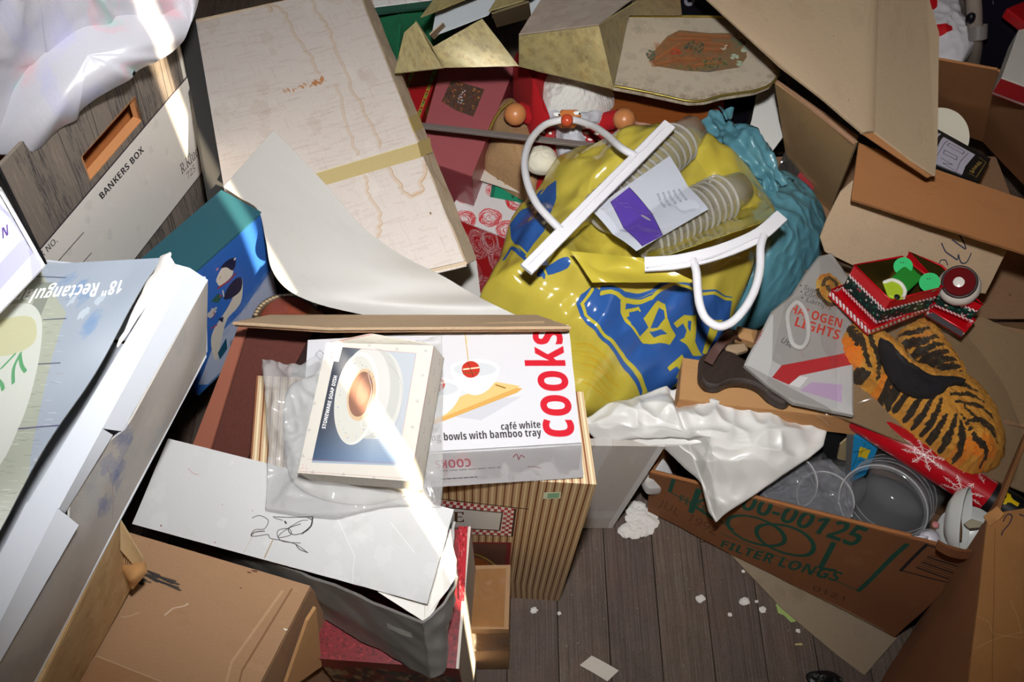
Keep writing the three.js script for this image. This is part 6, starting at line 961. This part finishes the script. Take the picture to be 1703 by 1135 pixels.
{ // white crumpled bag
  const o = QH([962, 700, .30], [985, 690, .30], [1010, 672, .31], [1050, 664, .31], [1110, 640, .31], [1180, 650, .315], [1280, 676, .31], [1376, 716, .30], [1370, 742, .30], [1346, 762, .30], [1336, 768, .30], [1300, 792, .29], [1260, 820, .27], [1216, 848, .24], [1192, 866, .215], [1180, 850, .22], [1168, 800, .26], [1158, 790, .255], [1140, 776, .25], [1122, 758, .26], [1105, 742, .27], [1080, 740, .27], [1040, 738, .27], [1000, 740, .27]);
  solo('crumpled_bag', 'crumpled white plastic bag hanging over the side of the green lettered carton', 'bag', blob(o, H(1180, 730, .335), { puff: 0.006, amp: 0.015, f: 13, m: 240, r: 60, drop: 0.012, sharp: true, inset: .97, rim: 0.35, s: 9,
    move: (p, t) => { const [x, y] = proj(p); p.y -= 0.012 * Math.exp(-(((x - 1135 - (y - 690) * .35) / 6) ** 2)) * sm(.1, .3, t); } }), phy({ color: 0xe4e2de, roughness: 0.34, clearcoat: 0.2 }));
  solo('crumpled_bag', 'small white crumpled plastic corner sticking out behind the pale foam panel', 'bag', blob(QH([1070, 770, .16], [1100, 762, .16], [1120, 804, .13], [1078, 812, .13]), H(1092, 788, .16), { amp: .004, f: 20, m: 50, r: 14, drop: .03 }), phy({ color: 0xcfccca, roughness: .35 }));
  solo('red_cloth', 'dark red cloth scrap between the yellow bag and the white crumpled bag', 'cloth', blob(QH([985, 696, .26], [1008, 690, .26], [1004, 712, .26], [988, 724, .26]), H(996, 706, .27), { amp: .003, m: 40, r: 10, drop: .25 }), std({ color: 0x7a1018, roughness: .9 }));
}
{ // pale foam panel
  const t = thing('foam_board', 'pale grey taped foam board standing behind the striped box', 'panel');
  const q = [H(940, 741, .30), H(1106, 743, .285), H(1018, 879, .004), H(925, 879, .004)];
  part(t, 'sheet', panel(q, 0.012), print(512, 512, '#b9b2ab', (x, w, h) => { for (let i = 0; i < 40; i++) blot(x, rnd() * w, rnd() * h, rr(8, 40), i % 2 ? 'rgba(220,215,210,0.10)' : 'rgba(120,110,105,0.06)'); x.fillStyle = 'rgba(205,205,206,0.45)'; x.fillRect(w * .30, 0, w * .17, h); x.fillRect(0, h * .76, w, h * .1); x.fillStyle = 'rgba(228,228,228,0.6)'; x.fillRect(w * .93, 0, w * .07, h); }, { roughness: 0.5 }));
}
// ---------------------------------------------------------------- the green lettered carton, lower right
{
  const t = thing('lettered_carton', 'brown carton printed with green lettering and a bar code panel', 'box');
  const q = [H(1080, 786, .165), H(1634, 925, .38), H(1488, 1060, .012), H(1078, 850, .012)], W = 1536, Hh = 768, m = mapper(q, W, Hh);
  const f = kraft('#8a5530', (x, w, h) => {
    const G = '#15503f', T = (s, a, b, c, f2 = 'bold 80px sans-serif', col = G) => text(x, s, f2, col, m(...a), m(...b), m(...c));
    T('100-00125', [1205, 835], [1424, 912], [1214, 812]);
    const ring = (cx, cy, rx, ry, rot, wd) => line(x, Array.from({ length: 41 }, (_, i) => { const a = i / 40 * 6.283, X = rx * Math.cos(a), Y = ry * Math.sin(a); return m(cx + X * Math.cos(rot) - Y * Math.sin(rot), cy + X * Math.sin(rot) + Y * Math.cos(rot)); }), G, wd);
    ring(1258, 882, 50, 21, .33, 24); ring(1306, 897, 50, 22, .33, 24); line(x, [m(1386, 904), m(1365, 944), m(1388, 948)], G, 26); line(x, [m(1162, 815), m(1150, 850)], G, 34); line(x, [m(1175, 830), m(1150, 838), m(1186, 862)], G, 20);
    T('FILTER LONGS', [1196, 907], [1392, 968], [1201, 896]); T('FILTER', [1128, 832], [1185, 860], [1131, 822], 'bold 80px sans-serif', 'rgba(21,80,63,0.6)');
    line(x, [m(1130, 765), m(1114, 818), m(1220, 880)], G, 14); line(x, [m(1132, 762), m(1114, 818)], G, 22); line(x, [m(1508, 906), m(1428, 982)], G, 22); line(x, [m(1428, 982), m(1200, 886)], G, 7);
    T('JUL  1992', [1096, 840], [1190, 890], [1101, 830], '80px sans-serif', 'rgba(70,40,24,0.5)'); T('0121', [1350, 980], [1408, 1002], [1353, 972], '80px sans-serif', 'rgba(60,34,20,0.6)');
    const K = '#120e14', bx = [[1541, 906], [1632, 930], [1586, 970], [1498, 950]]; line(x, bx.concat([bx[0]]).map(p => m(...p)), K, 7); line(x, [m(1632, 930), m(1586, 970)], K, 17); line(x, [m(1541, 906), m(1498, 950)], K, 14);
    for (let i = 0; i < 8; i++) line(x, [m(1546 - i * 3, 924 + i * 3), m(1612 - i * 3, 942 + i * 3.4)], i % 3 === 1 ? K : 'rgba(24,18,18,0.7)', i % 3 === 1 ? 8 : 4); line(x, [m(1558, 912), m(1622, 928)], K, 9);
    for (let i = 0; i < 8; i++) line(x, [m(rr(1200, 1480), rr(900, 1030)), m(rr(1250, 1500), rr(900, 1040))], 'rgba(60,34,18,0.12)', 3);
  }, {}, W, Hh);
  const away = V(.13, .06, -.24), b = q.map((p, i) => p.clone().add(i === 0 ? V(.10, .07, -.16) : i === 1 ? V(.14, -.03, -.2) : i === 2 ? V(.14, 0, -.2) : V(.12, 0, -.18)));
  part(t, 'front_panel', panel(q, 0.005, { nu: 20, nv: 10, disp: (u, v, p) => crumple(p, 6, 0.003) }), f);
  part(t, 'side_panel', panel([q[1], b[1], b[2], q[2]], .005), KR.red); part(t, 'side_panel', panel([b[0], q[0], q[3], b[3]], .005), KR.red); part(t, 'back_panel', panel([b[1], b[0], b[3], b[2]], .005), KR.dark); part(t, 'base_panel', panel([q[3], q[2], b[2], b[3]].map(p => p.clone().add(V(0, .002, 0))), .004), KR.dark);
  part(t, 'frayed_edge', tube([0, .12, .25, .4, .55, .7, .82].map(u => bil(q, u, 0).add(V(rr(-.001, .001), .002, -.002))), .0035, 60, 6), kraft('#a0683c'));
  part(t, 'torn_flap', panel(QH([1560, 902, .40], [1636, 928, .395], [1630, 940, .38], [1556, 914, .385]), .004, { nu: 8, nv: 2, disp: (u) => .004 * Math.sin(u * 5) }), kraft('#7d4c2b'));
  // plain board leaning on the floor before it
  solo('tan_board', 'flat tan board lying on the floor under the green lettered carton', 'board', plate(QH([1208, 915, .006], [1493, 1062, .006], [1438, 1124, .006], [1390, 1088, .006], [1300, 1012, .006]), .005, { along: V(1, 0, .3), bevel: .001 }), print(512, 256, '#8d7c66', (x, w, h) => { for (let i = 0; i < 40; i++) blot(x, rnd() * w, rnd() * h, rr(8, 40), i % 2 ? 'rgba(150,135,115,0.12)' : 'rgba(90,76,60,0.08)'); }));
}
{ // clear jars lying in the carton
  const jar = (lab, mouth, back, h0, h1, r, threads) => {
    const t = thing('clear_jar', lab, 'jar'), a = H(...mouth, h0), b = H(...back, h1), ax = b.clone().sub(a), L = ax.length(), gl = film({ roughness: .04, color: 0xeef0f2 });
    const pr = [[r * .92, 0], [r * 1.0, .002], [r * 1.02, .008], [r * .97, .013], [r * 1.0, .02], [r * 1.0, L * .8], [r * .9, L * .95], [r * .6, L], [0.001, L]].map(p => new THREE.Vector2(...p));
    part(t, 'body', orient(new THREE.LatheGeometry(pr, 56), ax, a), milky({ color: 0xbcbcc0, opacity: .2, roughness: .08 }));
    part(t, 'rim', orient(new THREE.TorusGeometry(r, .0012, 8, 64).rotateX(Math.PI / 2), ax, a), milky({ opacity: .45, roughness: .05 }));
    if (threads) { const rings = [.022, .034, .05].map(y => orient(new THREE.TorusGeometry(r * .985, .0007, 6, 64).rotateX(Math.PI / 2), ax, a.clone().addScaledVector(ax, y / L))); part(t, 'thread', mergeGeometries(rings), milky({ opacity: .25, roughness: .05 })); }
  };
  jar('large clear plastic jar with its ringed mouth toward the camera', [1467, 842], [1512, 790], .268, .20, .062, true);
  jar('clear plastic jar half covered by the crumpled white bag', [1310, 800], [1340, 775], .235, .175, .044);
  jar('clear plastic jar in the middle between the two other jars', [1372, 830], [1400, 800], .225, .165, .042);
  const c = thing('clear_wrap', 'crinkled clear plastic wrap among the jars in the carton', 'plastic wrap');
  part(c, 'film', blob(QH([1262, 826, .23], [1290, 795, .24], [1330, 772, .245], [1380, 764, .24], [1420, 800, .24], [1420, 860, .25], [1396, 872, .25], [1330, 852, .235], [1284, 838, .23]), H(1350, 815, .25), { amp: .014, f: 26, m: 160, r: 44, drop: .01, sharp: true }), milky({ color: 0x9c9ca2, opacity: .3 }));
  solo('dark_liner', 'dark grey plastic sheet lining the bottom of the green lettered carton', 'sheet', panel([V(.30, .10, -.72), V(.70, .10, -.58), V(.64, .10, -.42), V(.28, .09, -.58)], .003), std({ color: 0x4a4848, roughness: .4 }));
}
{ // blue packet, white shells, roll
  const t = thing('blue_packet', 'blue packet with a yellow square standing among the jars', 'packet'), q = QH([1420, 726, .30], [1462, 742, .30], [1440, 790, .22], [1413, 804, .20]);
  part(t, 'face', panel(q, .012), print(256, 256, '#1c86bb', (x, w, h) => { x.fillStyle = '#d6b520'; x.fillRect(w * .38, h * .22, w * .4, h * .3); x.strokeStyle = '#123'; x.lineWidth = 4; for (let i = 0; i < 5; i++) { x.beginPath(); x.moveTo(rnd() * w, rnd() * h); x.lineTo(rnd() * w, rnd() * h); x.stroke(); } }, { roughness: .4 })); part(t, 'edge', panel([H(1408, 724, .30), q[0], q[3], H(1406, 800, .20)], .01), std({ color: 0x55504e }));
  const k = thing('black_pouch', 'black pouch with a beige corner left of the blue packet', 'pouch'); part(k, 'pouch', panel(QH([1372, 718, .27], [1412, 726, .27], [1404, 775, .2], [1366, 765, .2]), .014), std({ color: 0x121212, roughness: .5 })); part(k, 'corner', panel(QH([1398, 740, .262], [1412, 728, .273], [1410, 768, .21], [1393, 764, .215]), .003), std({ color: 0xa8946c }));
  const c = H(1606, 866, .33);
  const sh = (lab, px, h, rx, ry, tilt) => { const t = thing('china_bowl', lab, 'bowl'); const g = new THREE.LatheGeometry([[.001, 0], [.02, .001], [.034, .01], [.04, .024], [.0385, .0245], [.032, .012], [.018, .0035], [.001, .003]].map(p => new THREE.Vector2(...p)), 44); g.scale(rx, 1, ry); const p = H(...px, h); part(t, 'bowl', orient(g, tilt, p), std({ color: 0xcfd0cc, roughness: .25 })); return t; };
  sh('white china bowl with brown chips at the right end of the green lettered carton', [1608, 896], .315, 1.0, 1.0, V(-.35, .9, .1)); sh('narrow white china dish standing on edge against the jar', [1574, 862], .345, .62, 1.15, V(.75, .55, .4));
  solo('brown_drip', 'brown glue strip running between the two white china pieces', 'strip', tube([H(1586, 832, .362), H(1592, 858, .356), H(1595, 882, .35), H(1594, 900, .346)], .0042, 20, 8), std({ color: 0x6a4a30, roughness: .6 }));
  solo('china_shard', 'small chipped beige china shard near the torn carton corner', 'shard', plate(QH([1604, 872, .355], [1618, 864, .357], [1636, 870, .355], [1630, 878, .352], [1612, 880, .352]), .004), std({ color: 0xb0a58c, roughness: .4 }));
  const cup = thing('china_cup', 'tiny white toy cup with pink print beside the large jar', 'cup'); const cp = H(1543, 893, .318); part(cup, 'body', orient(new THREE.LatheGeometry([[.001, 0], [.01, 0], [.014, .02], [.0128, .02], [.009, .002], [.001, .002]].map(p => new THREE.Vector2(...p)), 28), V(-.3, .7, .4), cp), std({ color: 0xd6d2d8, roughness: .2 })); part(cup, 'handle', orient(new THREE.TorusGeometry(.008, .002, 8, 20), V(0, 1, .3), cp.clone().add(V(-.014, .008, .004))), std({ color: 0xd6d2d8, roughness: .2 })); part(cup, 'pink_patch', ball(cp.clone().add(V(.006, .018, -.01)), .005, 1, .5, 1, 10), std({ color: 0xc07a7a, roughness: .4 }));
  const r = thing('wrapping_roll', 'roll of red wrapping paper with white snowflakes and a black and yellow end', 'paper roll');
  const a = H(1366, 652, .318), b = H(1642, 826, .322), b2 = H(1706, 866, .323), ax = b.clone().sub(a).normalize();
  const rp = canvas(1024, 512, '#b50f1c', (x, w, h) => { const flake = (cx, cy, R) => { for (let k = 0; k < 8; k++) { const an = k / 8 * 6.283 + .2, e = (r0, off) => [cx + Math.cos(an + off) * r0, cy + Math.sin(an + off) * r0]; line(x, [[cx, cy], e(R, 0)], '#e6dcd6', 5); for (const q of [.35, .55, .75, .92]) { line(x, [e(R * q * .82, .16), e(R * q, 0), e(R * q * .82, -.16)], '#e6dcd6', 4); } } for (const q of [.2, .42]) line(x, Array.from({ length: 17 }, (_, i) => [cx + Math.cos(i / 16 * 6.283) * R * q, cy + Math.sin(i / 16 * 6.283) * R * q]), '#e6dcd6', 4); }; flake(880, 130, 150); flake(640, 330, 130); flake(400, 90, 140); flake(180, 330, 130); flake(900, 430, 120); flake(60, 60, 90); }, 6);
  const cyl = (p, q, rad, m2, n, turn = 2.4) => { const L = p.distanceTo(q), g = new THREE.CylinderGeometry(rad, rad, L, 40, 1, true).rotateY(turn); const u = g.attributes.uv; for (let i = 0; i < u.count; i++) { const s = u.getX(i); u.setXY(i, 1 - u.getY(i), s * 2); } return part(r, n, orient(g, p.clone().sub(q), p.clone().lerp(q, .5)), m2); };
  cyl(a, b, .0245, std({ map: rp, roughness: .28 }), 'printed_paper');
  const ep = canvas(256, 256, '#17161a', (x, w, h) => { for (const o of [0.1, .6]) { line(x, [[w * .34, h * (o + .06)], [w * .34, h * (o + .22)]], '#e0bb14', 22); text(x, 'Y', 'bold 120px sans-serif', '#e0bb14', [w * .62, h * (o + .28)], [w * .62, h * (o - .02)], [w * .2, h * (o + .28)]); } }, 4);
  cyl(b, b2, .0248, std({ map: ep, roughness: .35 }), 'end_band', 3.1); part(r, 'inner_tube', orient(new THREE.CylinderGeometry(.017, .017, .01, 32), ax, b2), KR.pale); part(r, 'paper_fold', cyl(a.clone().addScaledVector(ax, -.004), a, .018, std({ color: 0xcfc8c4 }), 'core').geometry, std({ color: 0xcfc8c4 })).removeFromParent();
}
{ // carton at the lower right corner
  const t = thing('corner_carton', 'tall brown carton with marker writing at the lower right corner', 'box');
  const q = QH([1643, 858, .455], [1790, 830, .455], [1790, 1180, .50], [1608, 1160, .50]), m = mapper(q, 512, 1024);
  part(t, 'top_flap', panel(q, .005, { nu: 10, nv: 20, disp: (u, v, p) => crumple(p, 9, .003) }), kraft('#a3713f', (x, w, h) => { curve(x, [[1668, 868], [1674, 858], [1682, 860], [1678, 872], [1668, 884], [1666, 890]].map(p => m(...p)), '#3a2a3c', 8); line(x, [m(1695, 857), m(1706, 862)], '#3a2a3c', 8); for (const k of [[[1625, 1026], [1645, 1036], [1655, 1055], [1703, 1062]], [[1620, 1080], [1660, 1062], [1703, 1052]], [[1680, 1000], [1692, 1030], [1698, 1055]]]) curve(x, k.map(p => m(...p)), 'rgba(220,185,140,0.4)', 3); line(x, [m(1655, 880), m(1650, 1135)], 'rgba(70,42,20,0.3)', 5); }, {}, 512, 1024));
  const s = [H(1643, 862, .452), H(1608, 1160, .497), H(1450, 1160, .006), H(1512, 1056, .006)];
  part(t, 'side_panel', panel([s[0], s[1], s[2], s[3]], .005, { nu: 12, nv: 10, disp: (u, v, p) => crumple(p, 7, .003) }), kraft('#8c5b35'));
  const e = [V(.95, .45, s[0].z), V(.95, .5, s[1].z)];
  part(t, 'back_panel', panel([V(.9, .44, s[0].z - .005), s[0].clone().add(V(.004, -.006, -.004)), s[3].clone().add(V(.004, 0, -.004)), V(.9, .004, s[3].z)], .005), KR.dark);
  part(t, 'side_panel', panel([V(.9, .49, s[1].z), V(.9, .44, s[0].z), V(.9, .004, s[3].z), V(.9, .004, s[2].z)], .005), KR.dark);
  part(t, 'front_panel', panel([s[1].clone(), V(.9, .49, s[1].z), V(.9, .004, s[2].z), s[2].clone()], .005), KR.dark);
  part(t, 'torn_corner', panel(QH([1636, 860, .452], [1658, 842, .46], [1670, 856, .462], [1646, 876, .46]), .004, { nu: 6, nv: 6, disp: (u, v, p) => crumple(p, 40, .003) }), kraft('#b98652'));
}
{ // litter on the floor
  const foam = (px, s, lab, grp) => { const g = new THREE.IcosahedronGeometry(s, 3), p = g.attributes.position; for (let i = 0; i < p.count; i++) { const P = V().fromBufferAttribute(p, i), k = 1 + .5 * nz(P.x / s * 1.3 + px[0], P.y / s * 1.3, P.z / s * 1.3); p.setXYZ(i, P.x * k * 1.2, P.y * k * .5, P.z * k); } g.computeVertexNormals(); const c = H(...px, s * .4); return g.translate(c.x, Math.max(c.y, s * .62), c.z); };
  const wm = std({ color: 0xe2ded8, roughness: .9 });
  const big = thing('foam_chunk', 'large broken white foam chunk at the foot of the pale foam panel', 'foam'); const gs = []; for (let i = 0; i < 40; i++) { const y = rr(845, 888); gs.push(foam([rr(1050, 1084) - (y > 875 ? 6 : 0), y], rr(.007, .013), '', '')); } part(big, 'crumbs', mergeGeometries(gs), wm);
  for (const [x, y, s] of [[1165, 997, .006], [1238, 1001, .007], [1268, 1015, .005], [888, 1016, .005], [930, 1021, .003], [1214, 1023, .003], [1258, 1001, .0025], [1327, 1050, .003], [1236, 951, .0025]]) solo('foam_crumb', {1165:'white curled foam crumb on the floor, middle of the three largest',1238:'flat white foam crumb on the floor right of the curled one',1268:'upright white foam crumb nearest the tan board',888:'white foam crumb on the floor nearest the striped box',930:'tiny white foam speck right of the crumb by the striped box',1214:'tiny white foam speck below the curled crumb',1258:'tiny white foam speck just right of the flat crumb',1327:'tiny white foam speck at the edge of the tan board below the green scrap',1236:'tiny white foam speck by the upper corner of the tan board'}[x], 'foam crumb', foam([x, y], s), wm, 'foam crumbs scattered on the floor');
  solo('green_scrap', 'torn pale green paper scrap on the floor near the tan board', 'paper scrap', plate(QH([1290, 1005, .003], [1298, 1004, .004], [1306, 1014, .005], [1318, 1020, .004], [1324, 1034, .003], [1316, 1036, .003], [1304, 1024, .003], [1294, 1020, .003]), .0015, { bevel: .0003 }), std({ color: 0x9db368, roughness: .8 }));
  solo('yellow_straw', 'short pale yellow scrap on the floor below the green scrap', 'paper scrap', plate(QH([1322, 1071, .003], [1334, 1070, .003], [1335, 1074, .003], [1323, 1074, .003]), .0015, { bevel: .0003 }), std({ color: 0xb9ae78 }));
  solo('paper_scrap', 'white rectangular paper scrap on the floor boards near the bottom edge', 'paper scrap', panel(QH([984, 1091, .006], [1029, 1116, .004], [1010, 1134, .004], [964, 1107, .004]), .0012, { nu: 6, nv: 6, disp: (u, v) => .003 * Math.sin(u * 3) }), std({ color: 0xcfc8bf, roughness: .8 }));
  solo('black_rag', 'crumpled black plastic scrap on the floor at the bottom of the tan board', 'scrap', blob(QH([1342, 1122, .006], [1360, 1116, .008], [1384, 1118, .008], [1402, 1132, .006], [1380, 1142, .005], [1350, 1140, .005]), H(1370, 1128, .014), { amp: .006, f: 40, m: 50, r: 14, drop: .012 }), phy({ color: 0x161719, roughness: .35 }));
}
seat();
renderer.render(scene, camera);
